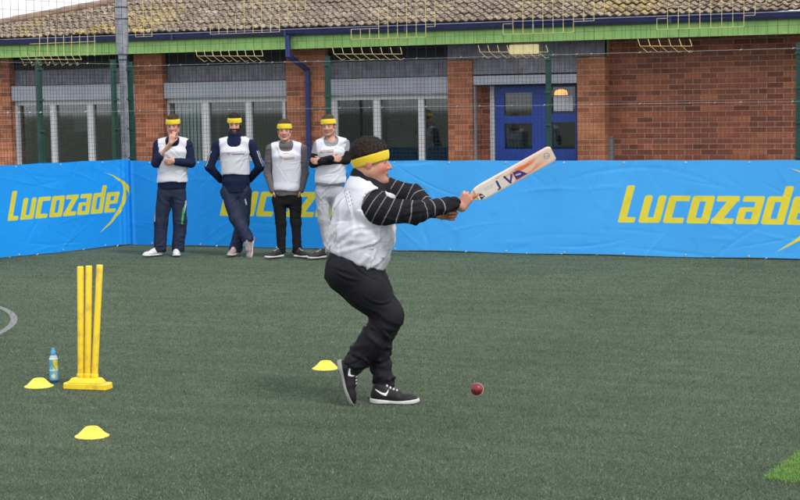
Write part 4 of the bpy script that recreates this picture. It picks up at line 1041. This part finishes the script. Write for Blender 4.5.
    if not sp.get('free_foot'): g_.cut(hemcut)
    else: g_.cut(lambda X_, Y_, Z_: np.where(X_ > an[sp['free_foot']-1][0]-.055, an[sp['free_foot']-1][2]-.03-Z_, .05-Z_)+0*Y_)
    V, F = g_.mesh(); V = relax(V, F, 1, .4); N = vnormals(V, F)
    low = np.clip(1-(V[:, 2]-.05)/.3, 0, 1)
    V = V+N*(creases(V, N, 42, (1, .3, .35), .009, .014, .05, sp['seed']+1, .4, low)+creases(V, N, 40, (.15, 0, 1), .007, .014, .11, sp['seed']+11, .3)+creases(V, N, 26, (1, .3, -.4), .007, .013, .06, sp['seed']+12, .4)+.003*wob(V, 5, sp['seed']+7))[:, None]
    col = paint(len(V), sp['trousers'])*(1+.12*wob(V, 4, 2))[:, None]
    for (pts, cc, wd) in sp.get('stripes', []):
        P3 = [p((*q_, 0)) for q_ in pts]; d = sd_chain(V[:, 0], V[:, 2], [(q_[0], q_[2], wd) for q_ in P3]); col[(d < 0) & (V[:, 1] < .03)] = cc
    npmesh('trousers', V, F, M['track'] if sp['trousers'][2] > sp['trousers'][0]*1.5 else M['cloth'], root, True, np.clip(col, 0, 1))
    for i in (0, 1):
        make_shoe(root, p(sp['foot'][i]), sp['toe'][i], sp.get('up', ((0, 0, 1), (0, 0, 1)))[i], .98, sp['shoe'], sp['sole'], None, 1 if i else -1, h=.009, laces=sp.get('laces', (.5, .5, .5)))
    return root
DN = (0, 0, -1)
relaxed = ((0, 0, -1), (0, 1, 0), (1, 0, 0), (25, 30, 20))
spectator(dict(ref=(172, 256), head=(173, 126), label='man in navy top, white bib and white shoes holding a hand to his mouth', seed=1,
    sh=[(158.5, 143.8), (187.5, 143.8)], el=[(156, 163, -.06), (191, 163, -.04)], wr=[(170.8, 143.0, -.165), (174, 161.5, -.185)], sleeve=(.30, .86), arm_r=(.066, .058, .046),
    hip=[(165, 190), (178, 190)], knee=[(161, 221), (180, 221)], ankle=[(160, 249), (178, 249)], leg_r=(.100, .085, .078),
    foot=[(162.5, 255, .03), (176.5, 254.5, .08)], toe=[(-.75, -.66, 0), (.12, -1, 0)], hands=[((.22, .08, 1), (0, 1, -.15), (.9, .1, -.2), (18, 25, 20)), ((-1, -.05, -.02), (0, 1, -.2), (0, -.1, 1), (35, 50, 30))],
    top=NAVY, hood=True, top_name='hoodie', hem=-.02, bib_hem=181.5, trousers=(.020, .028, .060), hair=(.06, .035, .02), shoe=(.66, .66, .66), sole=(.7, .7, .7), laces=(.75, .75, .75), look=(-.05, -1, -.14), build=1.04,
    stripes=[([(155.0, 205), (155.2, 221)], (.45, .48, .5), .009), ([(186.5, 201), (184.8, 212)], (.6, .62, .62), .008), ([(184.5, 208), (183.0, 223)], (.06, .30, .10), .012)]))
spectator(dict(ref=(236, 256), head=(234.5, 125), label='bearded man in navy, standing with legs crossed and hands behind his back', seed=2,
    sh=[(217.5, 143.8), (251.5, 143.8)], el=[(209.5, 167, .0), (260, 167, .0)], wr=[(221, 180, .13), (249, 180, .13)], arm_r=(.066, .058, .044),
    hip=[(228.5, 190), (244, 190)], knee=[(236, 218, -.07), (243, 221, .0)], ankle=[(248, 239, -.13), (235, 249, .0)], leg_r=(.100, .082, .072), free_foot=1,
    foot=[(253.0, 238.5, -.10), (236.5, 254.2, .04)], toe=[(-.12, -.25, -1), (-.25, -1, 0)], up=((-.75, -.6, .2), (0, 0, 1)), hands=[((1, .1, -.1), (0, -1, 0), (0, 0, 1), (30, 30, 20)), ((-1, .1, -.1), (0, -1, 0), (0, 0, 1), (30, 30, 20))],
    top=NAVY, snood=True, hem=.03, bib_hem=174, trousers=(.022, .030, .065), hair=(.016, .011, .009), beard=True, shoe=(.30, .26, .26), sole=(.60, .50, .48), hair_t=.018, look=(.03, -1, -.10),
    cuff_stripes=(.02, .045), logo=[('dot', (228.5, 153.8), None), ('dark', (232, 154.2), (244.5, 154.2))], laces=(.6, .6, .6),
    stripes=[([(223.3, 200), (225.8, 214)], (.60, .62, .62), .010), ([(246, 199), (247, 204)], (.55, .58, .6), .007)]))
spectator(dict(ref=(288, 258), head=(284.5, 131), label='man in grey hoodie and slim black trousers with hands in his pockets', seed=3,
    sh=[(270.5, 148.2), (302.5, 148.2)], el=[(267.5, 173, .02), (305, 173, .02)], wr=[(272.5, 190, -.045), (301, 190, -.045)], arm_r=(.058, .050, .042),
    hip=[(279, 197), (295, 197)], knee=[(281, 223), (296, 223)], ankle=[(281.5, 251), (297, 251)], leg_r=(.086, .062, .050), trouser_hem=.07,
    foot=[(283.5, 256.6, .03), (294.5, 256.6, .03)], toe=[(-.72, -.70, 0), (.72, -.70, 0)], hands=[((.35, .15, -1), (.3, 1, 0), (0, -1, 0), (15, 25, 20)), ((-.35, .15, -1), (-.3, 1, 0), (0, -1, 0), (15, 25, 20))],
    top=(.125, .115, .125), hood=True, top_name='hoodie', hem=-.02, bib_hem=190, trousers=(.012, .012, .014), hair=(.07, .045, .03), shoe=(.018, .018, .022), sole=(.66, .66, .66), look=(.02, -1, -.02), build=.97,
    logo=[('dot', (280.5, 158), None), ('light', (284, 158), (294.5, 157.6)), ('dark', (284, 159.3), (294.5, 159)), ('light', (283, 153.5), (289, 153.5))]))
spectator(dict(ref=(330, 259), head=(328.5, 126.3), label='man in pale grey joggers with folded arms, partly hidden by the batter', seed=4,
    sh=[(318, 144.5), (344.5, 143)], el=[(313, 163.5, -.05), (346.5, 160, -.05)], wr=[(331, 158.5, -.19), (321, 161.8, -.175)], arm_r=(.060, .052, .042),
    hip=[(322, 190), (337, 190)], knee=[(324, 220), (338, 220)], ankle=[(328.5, 249), (338, 249)], leg_r=(.088, .070, .052), trouser_hem=.075,
    foot=[(326.5, 257.5, .03), (337, 258, .03)], toe=[(-.75, -.66, 0), (.5, -.85, 0)], hands=[((.95, .3, -.1), (0, 1, 0), (0, .2, 1), (30, 40, 30)), ((-.95, .25, .1), (0, 1, 0), (0, .2, 1), (30, 40, 30))],
    top=(.27, .28, .30), sleeve_col=(.014, .014, .016), hem=-.06, bib_hem=183, trousers=(.42, .43, .47), hair=(.09, .055, .03), stubble=.25, shoe=(.02, .02, .025), sole=(.5, .5, .5), look=(-.22, -1, -.05), tilt=-.05, top_name='shirt',
    logo=[('dark', (320, 152.6), (334, 151.6)), ('light', (320, 151), (334, 150))]))

# ---- the batter
def batter():
    J, root = person(378, 403, 'stocky man in striped black top and white bib swinging a cricket bat')
    c = J(371.5, 162.3, -.01); s = 1.10; R = frame((1, -.10, -.02), (-.02, 0, 1))
    nS, nE, nW = J(377.5, 210.5, -.20), J(417, 212, -.24), J(454, 203, -.10)
    fS, fE, fW = J(386, 190, .17), J(412, 196, .17), J(434, 211.5, .075)
    nH, nK, nA = J(350, 271, -.085), J(388.3, 316, -.07), J(354.5, 363, -.05)
    fH, fK, fA = J(363, 270, .085), J(387, 322, .07), J(382.5, 380, .05)
    T = [(J(356.5, 272), (.185, .148)), (J(360, 250), (.195, .160)), (J(362.5, 234), (.205, .172)), (J(365.5, 209), (.198, .160)), (J(367, 191), (.165, .118))]
    def torso(g_, o_=0.):
        for (a, ra), (b, rb) in zip(T[:-1], T[1:]): g_.tube(a, b, (ra[0]+o_, ra[1]+o_), (rb[0]+o_, rb[1]+o_), (0, 1, 0), .05)
        g_.cone(J(367, 189), nS+(J(367, 189)-nS)*.15, .082+o_, .088+o_, .05); g_.cone(J(367, 189), fS+(J(367, 189)-fS)*.2, .088+o_, .085+o_, .06)
        g_.cone(J(366, 190), J(367, 182), .092+o_, .080+o_, .04)
    def legs(g_, o_=0.):
        g_.tube(J(357, 262), J(355, 274), (.19+o_, .165+o_), (.18+o_, .150+o_), (0, 1, 0), .05)
        g_.ell(J(350, 271, -.07), (.138+o_, .112+o_, .138+o_), k=.06); g_.ell(J(352, 271, .08), (.135+o_, .11+o_, .14+o_), k=.04)
        g_.cone(nH, J(367.5, 291, -.085), .130+o_, .116+o_, .06); g_.cone(J(367.5, 291, -.085), nK, .116+o_, .084+o_, .06)
        g_.cone(nK, J(372, 341, -.065), .088+o_, .080+o_, .04); g_.cone(J(372, 341, -.065), nA, .080+o_, .066+o_, .03)
        g_.cone(fH, J(375, 293, .08), .122+o_, .100+o_, .05); g_.cone(J(375, 293, .08), fK, .100+o_, .080+o_, .05)
        g_.cone(fK, J(378.5, 348, .06), .080+o_, .068+o_, .04); g_.cone(J(378.5, 348, .06), fA, .068+o_, .056+o_, .03)
    hd = norm(J(553, 153)-J(476, 195.5)); hd = norm(hd+np.array([0, .02, 0]))       # handle direction
    grip = J(466.5, 200.5, -.02)
    x0, x1 = J(322, 300)[0], J(484, 300)[0]
    # body
    g_ = Grid(axis([(x0, .42, .007), (.42, x1, .0045)]), axis([(-.36, .36, .0062)]), axis([(-.02, 1.06, .014), (1.06, 1.72, .0048)]))
    torso(g_, -.022)
    for a, b, ra, rb in ((nH, nK, .085, .055), (nK, nA, .055, .036), (fH, fK, .080, .050), (fK, J(378.5, 348, .06), .050, .040), (J(378.5, 348, .06), fA, .040, .030), (nS, nE, .055, .044), (nE, nW, .042, .026), (fS, fE, .06, .046), (fE, fW, .046, .032)): g_.cone(a, b, ra, rb, .03)
    g_.cone(nA, J(350, 385, -.05), .036, .03, .02); g_.cone(fA, J(388, 395, .05), .030, .026, .02)
    head(g_, c, R, s, .010, neck=J(367, 184), neck_r=.068)
    g_.ell(np.array(c)+R@np.array([.035, 0, -.102])*s, (.062, .058, .034), k=.03); g_.ell(np.array(c)+R@np.array([.030, 0, -.050])*s, (.045, .070, .048), k=.03)
    u_ = norm(np.cross(hd, (0, 1, 0))); u_ = u_ if u_[2] > 0 else -u_             # up, square to the handle
    # bottom hand: back of the hand to the camera, fingers over the top of the handle
    hD = norm(hd*.78+u_*.45); hS = norm(u_*.8-hd*.45); hW = grip-hD*.060+u_*.008+np.array([0, -.024, 0])
    hand(g_, hW, hD, (0, 1, 0), hS, (78, 75, 40), sc=1.02, thumb=(.1, .9, .8), k=.006)
    g2 = J(447.5, 209.8, .0)
    fW2 = g2-hd*.05-u_*.01+np.array([0, .028, 0]); hand(g_, fW2, norm(hd*.8-u_*.4), (0, -1, 0), norm(u_*.8+hd*.4), (78, 75, 40), sc=1.0, thumb=(.1, .9, .8), k=.006)
    for w_, a in ((nW, hW), (fW, fW2)): g_.cone(w_, a, .026, .025, .02)
    V, F = g_.mesh(); V = relax(V, F, 1, .2)
    col = head_colours(V, c, R, s, DKHAIR, .16, False, SKIN*np.array((.90, .84, .82)), .9)
    hn = V[:, 0] > .42
    N = vnormals(V, F); kk = hn & (wob(V, 30, 4) > .2); col[kk] *= np.array((1.06, .88, .86))
    npmesh('body', V, F, M['skin'], root, True, col)
    hx = (axis([(c[0]-.16, c[0]+.16, .0045)]), axis([(c[1]-.15, c[1]+.15, .0045)]), axis([(c[2]-.13, c[2]+.2, .0045)]))
    hair_mesh(hx, c, R, s, 'hair', root, DKHAIR, thick=.005, front=.070, side=.012, back=-.035, curl=.0038, seed=8, sidethick=.7, strands=12000, lock=.024, band=(.018, .029, .29))
    band_mesh(hx, c, R, s, root, z0=.018, hw=.027, tilt=.29, off=.010, seed=5)
    # striped top
    ax_ = (axis([(x0, x1, .0065)]), axis([(-.38, .34, .0075)]), axis([(J(378, 262)[2], 1.56, .0065)]))
    g_ = Grid(*ax_); torso(g_)
    def chain(a, b, d_, r): g_.cone(a, b, r[0], r[1], .035); g_.cone(b, d_, r[1], r[2], .02)
    chain(nS, nE, nW, (.085, .064, .041)); chain(fS, fE, fW, (.080, .068, .045))
    g_.cone(J(367, 186), J(364, 176), .090, .080, .02); g_.cone(J(364, 179), J(380, 187), .084, .066, .02)
    g_.cut(lambda X_, Y_, Z_: (.072-np.sqrt((X_-J(369, 170)[0])**2+Y_**2+((Z_-J(369, 166)[2])*.7)**2)))
    V, F = g_.mesh(); V = relax(V, F, 1, .4); N = vnormals(V, F)
    arm_ = np.clip((V[:, 0]-J(372, 200)[0])/.06, 0, 1)*(V[:, 2] < J(370, 182)[2]); V = V+N*(creases(V, N, 90, (.15, .1, 1), .008, .013, .055, 21, .5, arm_)+creases(V, N, 30, (1, .1, .1), .006, .012, .08, 22, .4, arm_))[:, None]
    col = paint(len(V), (.014, .014, .018))
    sdm = np.ones(len(V))
    def along(a, b, d_):
        L1, L2 = np.linalg.norm(b-a), np.linalg.norm(d_-b)
        t = np.clip(((V-a)@(b-a))/L1**2, -.6, 1); dd = vlen(V-(a+t[:, None]*(b-a))); t2 = np.clip(((V-b)@(d_-b))/L2**2, 0, 1); d2 = vlen(V-(b+t2[:, None]*(d_-b)))
        return np.where(dd < d2, t*L1, L1+t2*L2), np.minimum(dd, d2), L1+L2
    for q_ in ((nS, nE, nW), (fS, fE, fW)):
        sL_, dd, Lt = along(*q_); sL_ = sL_+.012*wob(V, 3, 3)+.008*wob(V, 7, 9)-.6*(V[:, 2]-q_[0][2])*np.clip(1-sL_/.26, 0, 1)
        mk = (dd < .14) & (sL_ < Lt-.075) & (np.abs(V[:, 1]-q_[0][1]) < .14); sdm = np.where(mk, np.abs(((sL_+.14) % .064)-.032)-.0044, sdm)
    npmesh('striped_top', V, F, M['cloth'], root, True, col, attrs={'mark': sdm})
    # bib
    g_ = Grid(ax_[0], ax_[1], axis([(J(378, 276)[2], 1.50, .0065)])); torso(g_, .015)
    hm0, hm1 = J(331, 248), J(388, 268.5)
    sc_ = J(380, 206, -.2); zt = J(366, 190)[2]
    def bc(X_, Y_, Z_):
        t = (X_-hm0[0])/(hm1[0]-hm0[0]); hem = hm0[2]+(hm1[2]-hm0[2])*np.sin(np.clip(t, 0, 1.3)*1.35)/np.sin(1.35)-Z_+.006*np.sin(Y_*22)
        ah = .104-np.sqrt((X_-sc_[0])**2*.85+(Z_-sc_[2]-.0)**2+0*Y_); ah = np.where(np.abs(Y_) > .105, ah, -1.)
        side = np.where(Z_ > sc_[2]-.02, np.abs(Y_)-.222+0*X_, -1.)
        nk = .108-np.sqrt(((X_-J(369.5, 176)[0])*.95)**2+Y_**2+((Z_-J(369, 175)[2])*.95)**2)
        c0, c1 = J(351, 171.5), J(386, 191.5); ln_ = Z_-(c0[2]+(c1[2]-c0[2])*(X_-c0[0])/(c1[0]-c0[0])); nk = np.maximum(nk, np.minimum(ln_, (.128+.12*np.clip((X_-J(371, 190)[0])/.06, 0, 1))-np.abs(Y_)))
        return np.maximum(np.maximum(hem, ah), np.maximum(side, nk))
    g_.cut(bc); V, F = g_.mesh(); V = relax(V, F, 1, .4); N = vnormals(V, F)
    lowb = np.clip((1.22-V[:, 2])/.12, 0, 1); okb = np.clip((J(366, 186)[2]-V[:, 2])/.06, 0, 1)*np.clip(np.hypot(V[:, 0]-sc_[0], V[:, 2]-sc_[2])/.05-2.2, 0, 1); V = V+N*(creases(V, N, 34, (.25, .1, 1), .009, .014, .15, 31, .35, okb)+creases(V, N, 40, (1, .1, .12), .0065, .012, .11, 35, .25, lowb)+creases(V, N, 34, (.8, .1, .8), .008, .012, .12, 38, .4, okb)+.003*wob(V, 4, 6)+.004)[:, None]
    col = paint(len(V), WHITE); x, y, z = V.T
    # print on the back: a small dark emblem above slanting lines
    q0 = J(344.5, 190); q1 = J(351.5, 212)
    bk = (x < J(360, 200)[0]) & (y < .05)
    d = sd_seg(x, z, (q0[0], q0[2]), (q1[0], q1[2]), .003)
    for a, b in (((349, 188), (353.5, 203)), ((346.5, 189.5), (351.5, 204.5))):
        a_, b_ = J(*a), J(*b); d2 = sd_seg(x, z, (a_[0], a_[2]), (b_[0], b_[2]), .0042); tt = ((z-b_[2])/(a_[2]-b_[2])); d = np.minimum(d, np.maximum(d2, .004*(-.2-np.sin(tt*26))))
    d = np.where(bk, d, .02)
    npmesh('bib', V, F, M['bib'], root, True, col, attrs={'mark': d})
    # trousers
    g_ = Grid(axis([(x0, .22, .007)]), axis([(-.33, .33, .0075)]), axis([(.02, J(378, 246)[2], .007)])); legs(g_)
    wa0, wa1 = J(328, 249), J(389, 266)
    na = norm(nA-J(372, 341, -.065)); fa = norm(fA-J(378.5, 348, .06)); nE_, fE_ = nA+na*.035, fA+fa*.045
    def tcut(X_, Y_, Z_):
        wst = Z_-(wa0[2]+(wa1[2]-wa0[2])*(X_-wa0[0])/(wa1[0]-wa0[0]))+0*Y_
        e1 = np.where(X_ < (nA[0]+fA[0])/2, (X_-nE_[0])*na[0]+(Y_-nE_[1])*na[1]+(Z_-nE_[2])*na[2], -1.)
        e1 = np.where(Z_ < .40, e1, -1.)
        e2 = np.where((X_ > (nA[0]+fA[0])/2) & (Z_ < .3), (X_-fE_[0])*fa[0]+(Y_-fE_[1])*fa[1]+(Z_-fE_[2])*fa[2], -1.)
        return np.maximum(wst, np.maximum(e1, e2))
    g_.cut(tcut); V, F = g_.mesh(); V = relax(V, F, 2, .4); N = vnormals(V, F)
    low = np.clip(1-(V[:, 2]-.1)/.45, 0, 1)
    V = V+N*(creases(V, N, 80, (.9, .2, .35), .012, .013, .07, 41, .35, low)+creases(V, N, 90, (.85, .1, -.45), .009, .011, .11, 47, .3)+creases(V, N, 20, (1, .1, -.2), .004, .012, .10, 49, .3, np.clip((V[:, 2]-.75)/.1, 0, 1))+.002*wob(V, 5, 15))[:, None]
    col = paint(len(V), (.010, .010, .014))*(1+.1*wob(V, 4, 2))[:, None]
    npmesh('trousers', V, F, M['track'], root, True, col)
    # drawcord hanging at the waist, shoes
    make_shoe(root, J(336.5, 361.0, -.05), norm(J(349.5, 405.5, -.05)-J(336.5, 361.0, -.05)), norm((1, -.12, .28)), 1.0, (.012, .012, .015), (.27, .28, .26), 'check', -1, h=.005)
    make_shoe(root, J(370.5, 403.2, .0), norm((1, -.12, 0)), (0, 0, 1), 1.03, (.012, .012, .015), (.60, .60, .58), 'check', -1, h=.005)
    return J, grip, hd
JB, GRIP, HD = batter()

# ---- cricket bat: canonical x along (0 = shoulder of the blade, 0.56 = toe), y across, z out of the face
def bat():
    o0 = JB(476.3, 195.2, -.02); tip = JB(553.2, 152.8, -.02)
    hd = norm(tip-o0); fn_ = norm(np.array([-.04, -1, -.30])-hd*(np.array([-.04, -1, -.30])@hd)); ac = np.cross(fn_, hd)
    Rb = np.stack([hd, ac, fn_], 1); L = np.linalg.norm(tip-o0)
    w_o = JB.g+EX*o0[0]+EY*o0[1]+np.array([0, 0, o0[2]])
    Rw = np.stack([EX, EY, np.array([0, 0, 1.])], 1)@Rb
    root = empty('cricket_bat', w_o, 'white faced cricket bat with orange and dark blue markings held by the batter', 'cricket bat')
    root.rotation_euler = Matrix(Rw.tolist()).to_euler()
    n1 = 460; m1 = 90
    xs = np.linspace(0, L, n1); ys = np.linspace(-1, 1, m1)
    hw = .0505*np.minimum(1, .80+.20*np.clip(xs/.05, 0, 1)**.5)+.002*xs/L; hw = np.where(xs > L-.03, hw*np.sqrt(np.clip(1-((xs-(L-.03))/.034)**2*.55, 0, 1)), hw)
    V = []; 
    Xg, Yg = np.meshgrid(xs, ys, indexing='ij'); Yw = Yg*hw[:, None]
    face = .006-.004*Yg**2*0
    back = -(.014+.030*(1-np.abs(Yg))*np.interp(xs/L, [0, .15, .75, 1], [.5, .8, 1, .35])[:, None])
    top = np.stack([Xg, Yw, face+0*Xg-.004*np.abs(Yg)**8], -1); bot = np.stack([Xg, Yw, back], -1)
    V = np.concatenate([top.reshape(-1, 3), bot.reshape(-1, 3)]); I = np.arange(n1*m1).reshape(n1, m1); O = n1*m1
    F = [np.stack([I[:-1, :-1], I[1:, :-1], I[1:, 1:], I[:-1, 1:]], -1).reshape(-1, 4), np.stack([I[:-1, :-1], I[:-1, 1:], I[1:, 1:], I[1:, :-1]], -1).reshape(-1, 4)+O]
    def rim(a): a = np.array(a); F.append(np.stack([a[:-1], a[1:], a[1:]+O, a[:-1]+O], 1))
    rim(I[:, 0][::-1]); rim(I[:, -1]); rim(I[0, :]); rim(I[-1, :][::-1])
    F = np.concatenate(F)
    x, y, z = V.T; u = x/L; v = y/.05; ft = z > 0
    wood = np.array((.74, .62, .47)); col = np.tile(wood, (len(V), 1))
    col[ft] = (.84, .77, .70)
    # orange flames sweeping up to the toe
    fw = np.clip((u-.40)/.12, 0, 1)*np.clip((.93-u)/.25, 0, 1)*np.clip((v+1.0-.7*(u-.42))/.15, 0, 1)*np.clip((.75-v)/.3, 0, 1)*np.clip(1.0+.9*np.sin(v*5.5-u*10+1.2*np.sin(u*21)), 0, 1)*ft
    tn = np.clip((u-.3)/.4, 0, 1)[:, None]*ft[:, None]*.75; col = col*(1-tn)+tn*np.array((.86, .62, .50)); col = col*(1-fw[:, None])+fw[:, None]*np.array((.86, .20, .05))
    fl2 = ft & (u > .28) & (u < .52) & (v > .25) & (v < .8) & (np.sin(v*9-u*17) > .2); col[fl2] = (.82, .45, .28)
    fl3 = ft & (u > .55) & (u < .88) & (np.abs(v+.02+.9*(.75-u)) < .16); col[fl3] = (.82, .60, .45)
    def mark(d, cc): col[ft & (d < 0)] = cc
    X_, Y_ = u*L, y
    B_ = (.05, .045, .26); sg = lambda a, b, r: sd_seg(X_, Y_, a, b, r)
    mark(sg((.150, -.030), (.150, .016), .007), B_); mark(sg((.136, -.036), (.148, -.034), .005), B_)
    mark(sg((.205, .018), (.222, -.034), .007), B_); mark(sg((.222, -.034), (.250, .008), .006), B_)
    mark(sd_poly(X_, Y_, [(.262, -.036), (.340, -.036), (.322, -.012), (.300, .012), (.262, .018)]), B_); mark(sg((.275, -.008), (.300, -.014), .005), (.75, .50, .40))
    mark(sd_poly(X_, Y_, [(.012, -.042), (.045, -.032), (.030, -.002), (.014, .002)]), (.06, .05, .12)); mark(sg((.022, -.018), (.034, -.025), .0035), (.7, .7, .7))
    mark(np.abs(np.hypot(X_-L+.045, Y_-.005)-.017)-.003, (.38, .34, .36)); mark(sg((L-.062, .010), (L-.028, -.004), .003), (.38, .34, .36))
    mark(sg((.06, .012), (.12, .012), .003), (.55, .56, .60)); mark(sg((.06, .0), (.11, .0), .003), (.62, .62, .66))
    edge = (~ft) & (np.abs(Yg).ravel()[np.arange(len(V)) % O] > .80); col[edge] = (.05, .03, .06)
    bl = npmesh('blade', V, F, painted('bat_willow', rough=.4, bscale=60, bmp=.05, spec=.5, var=.08), root, False, col)
    hm = MB(); hm.lathe([(0, 0), (.0165, .002), (.017, .03), (.0165, .25), (.019, .285), (.018, .298), (0, .30)], 16)
    hm.v = [(-.0+.02-p_[2], p_[0], p_[1]-.008) for p_ in hm.v]; hm.build('handle', plain('orange_grip', (.60, .24, .10), .7, .2, 40, .5, bscale=200), root, smooth=True)
    MB().prism([(-.035, -.016), (0.001, -.040), (0.001, .040), (-.035, .016)], lambda p_, s_: (p_[0], p_[1], (-.024, .003)[s_])).build('splice', bl.data.materials[0] if False else plain('splice_wood', (.66, .52, .36), .5), root, bevel=.004)
    return root
bat()

# ------------------------------------------------------------------ stumps, cones, bottle, ball
def stumps():
    g0 = ground(88, 388.5); root = empty('cricket_stumps', g0, 'set of three tall yellow plastic stumps in a heavy yellow base', 'stumps', A+math.radians(-16))
    k = 1/151.
    base = MB(); poly = [(-.165, -.035), (-.150, -.062), (.150, -.062), (.165, -.035), (.165, .035), (.150, .062), (-.150, .062), (-.165, .035)]
    base.prism(poly, lambda p_, s_: (p_[0]*(1, .985)[s_], p_[1]*(1, .97)[s_], (.0, .040)[s_]))
    b = base.build('base', M['yellow'], root, bevel=.006)
    MB().prism([(-.13, -.055), (.13, -.055), (.115, .05), (-.115, .05)], lambda p_, s_: (p_[0]*(1, .80)[s_], p_[1]*(1, .62)[s_], (.0405, .074)[s_])).build('raised_block', M['yellow'], b, bevel=.006)
    Lc = Local(88, 388.5); ca, sa = math.cos(math.radians(16)), math.sin(math.radians(16))
    for (bx, tx, ty) in ((-.050, 80.4, 266.5), (.0, 88.9, 265.8), (.050, 99.7, 264.8)):
        tl = Lc(tx, ty); to = np.array([tl[0]*ca-tl[1]*sa, tl[0]*sa+tl[1]*ca, tl[2]]); bo = np.array([bx, 0, .068])
        to = bo+(to-bo)*1.0
        ax_ = to-bo; L = np.linalg.norm(ax_); m = MB(); m.lathe([(.0215, 0), (.0215, L-.006), (.0195, L-.0005), (.015, L), (.012, L-.006), (0, L-.006)], 24)
        R_ = Vector(ax_).to_track_quat('Z', 'Y').to_matrix(); m.v = [tuple(R_@Vector(p_)+Vector(bo)) for p_ in m.v]
        st = m.build('stump', M['yellow'], root, smooth=True)
        m = MB().lathe([(.022, 0), (.026, .004), (.026, .03), (.022, .036)], 24, tuple(bo)); m.build('socket', M['yellow'], st, smooth=True)
    return root
stumps()
def cone_at(px, py, label, rz):
    root = empty('marker_cone', ground(px, py), label, 'cone', rz, 'yellow marker cones on the turf')
    r = .097; prof = [(r, .0), (r+.002, .003), (r-.003, .006), (r-.014, .010), (.040, .052), (.034, .055), (.028, .0535), (.026, .050), (.030, .0505), (0, .0515)]
    o_ = MB().lathe(prof, 40); sh = o_.build('cone_shell', M['cone'], root, smooth=True)
    return root
cone_at(39, 386.5, 'yellow marker cone left of the blue bottle', .3)
cone_at(92, 436.3, 'yellow marker cone nearest the camera, in front of the stumps', 1.2)
cone_at(325.8, 368.6, 'yellow marker cone just behind the batter and his raised heel', 2.2)
def bottle():
    root = empty('drinks_bottle', ground(54.3, 382), 'blue and yellow sports drink bottle standing between cone and stumps', 'bottle', A)
    prof = [(0, 0), (.024, .0), (.030, .006), (.031, .05), (.0305, .085), (.028, .105), (.0275, .118), (.031, .140), (.0305, .160), (.024, .178), (.015, .186), (.013, .190)]
    ts = []; 
    rs = np.interp(np.linspace(0, .190, 60), [p_[1] for p_ in prof[1:]], [p_[0] for p_ in prof[1:]])
    n = 40; zz = np.linspace(0, .190, 60); th_ = np.linspace(0, 2*math.pi, n, endpoint=False)
    V = np.stack([np.outer(rs, np.cos(th_)), np.outer(rs, np.sin(th_)), np.outer(zz, np.ones(n))], -1).reshape(-1, 3)
    I = np.arange(60*n).reshape(60, n); J2 = np.roll(I, -1, 1); F = np.stack([I[:-1], J2[:-1], J2[1:], I[1:]], -1).reshape(-1, 4)
    x, y, z = V.T; col = np.tile((.16, .40, .62), (len(V), 1)); f = y < 0
    col[z > .163] = (.42, .55, .62); col[(z > .158) & (z < .168)] = (.7, .74, .74)
    lab = (z > .02) & (z < .155); col[lab] = (.10, .42, .72); col[lab & (x > .003) & (x < .028) & (z > .085)] = (.80, .66, .06); col[lab & (np.abs(z-.085) < .004)] = (.72, .76, .70)
    col[lab & (x > .004) & (x < .026) & (z < .08)] = (.30, .50, .46); col[lab & (np.hypot(x-.002, z-.045) < .014)] = (.68, .74, .72); col[z < .018] = (.02, .10, .38)
    col[lab & (np.abs(x+.5*(z-.125)) < .004) & (z > .09)] = (.10, .40, .20)
    npmesh('bottle_body', V, F, painted('printed_plastic', rough=.25, bmp=.02, spec=.5, var=.05), root, True, col)
    MB().lathe([(.0165, .188), (.0170, .190), (.0170, .212), (.0150, .214), (.0110, .216), (.0100, .232), (.0085, .235), (0, .235)], 24).build('cap', plain('blue_cap', (.08, .40, .75), .35), root, smooth=True)
bottle()
def ball():
    d = ray(477, 389.3); P = CP+d*(9.05/ (d@norm(RC@np.array([0, 0, -1.]))))
    root = empty('cricket_ball', P, 'dark red cricket ball flying low in front of the batter', 'ball')
    n, m_ = 40, 24; r = .0365
    th_ = np.linspace(0, 2*math.pi, n, endpoint=False); ph = np.linspace(.0, math.pi, m_)
    V = np.stack([r*np.outer(np.sin(ph), np.cos(th_)), r*np.outer(np.sin(ph), np.sin(th_)), r*np.outer(np.cos(ph), np.ones(n))], -1).reshape(-1, 3)
    I = np.arange(m_*n).reshape(m_, n); J2 = np.roll(I, -1, 1); F = np.stack([I[:-1], I[1:], J2[1:], J2[:-1]], -1).reshape(-1, 4)
    npmesh('leather', V, F, plain('red_leather', (.17, .014, .022), .22, .25, 30, .15, bscale=120), root, True)
    mb = MB()
    for zo in (-.0035, 0, .0035): mb.lathe([(r-.001, zo-.0008), (math.sqrt(r*r-zo*zo)+.0009, zo), (r-.001, zo+.0008)], 48)
    sm_ = mb.build('seam', plain('seam_thread', (.55, .42, .36), .8), root); sm_.rotation_euler = (math.radians(68), math.radians(20), 0)
ball()
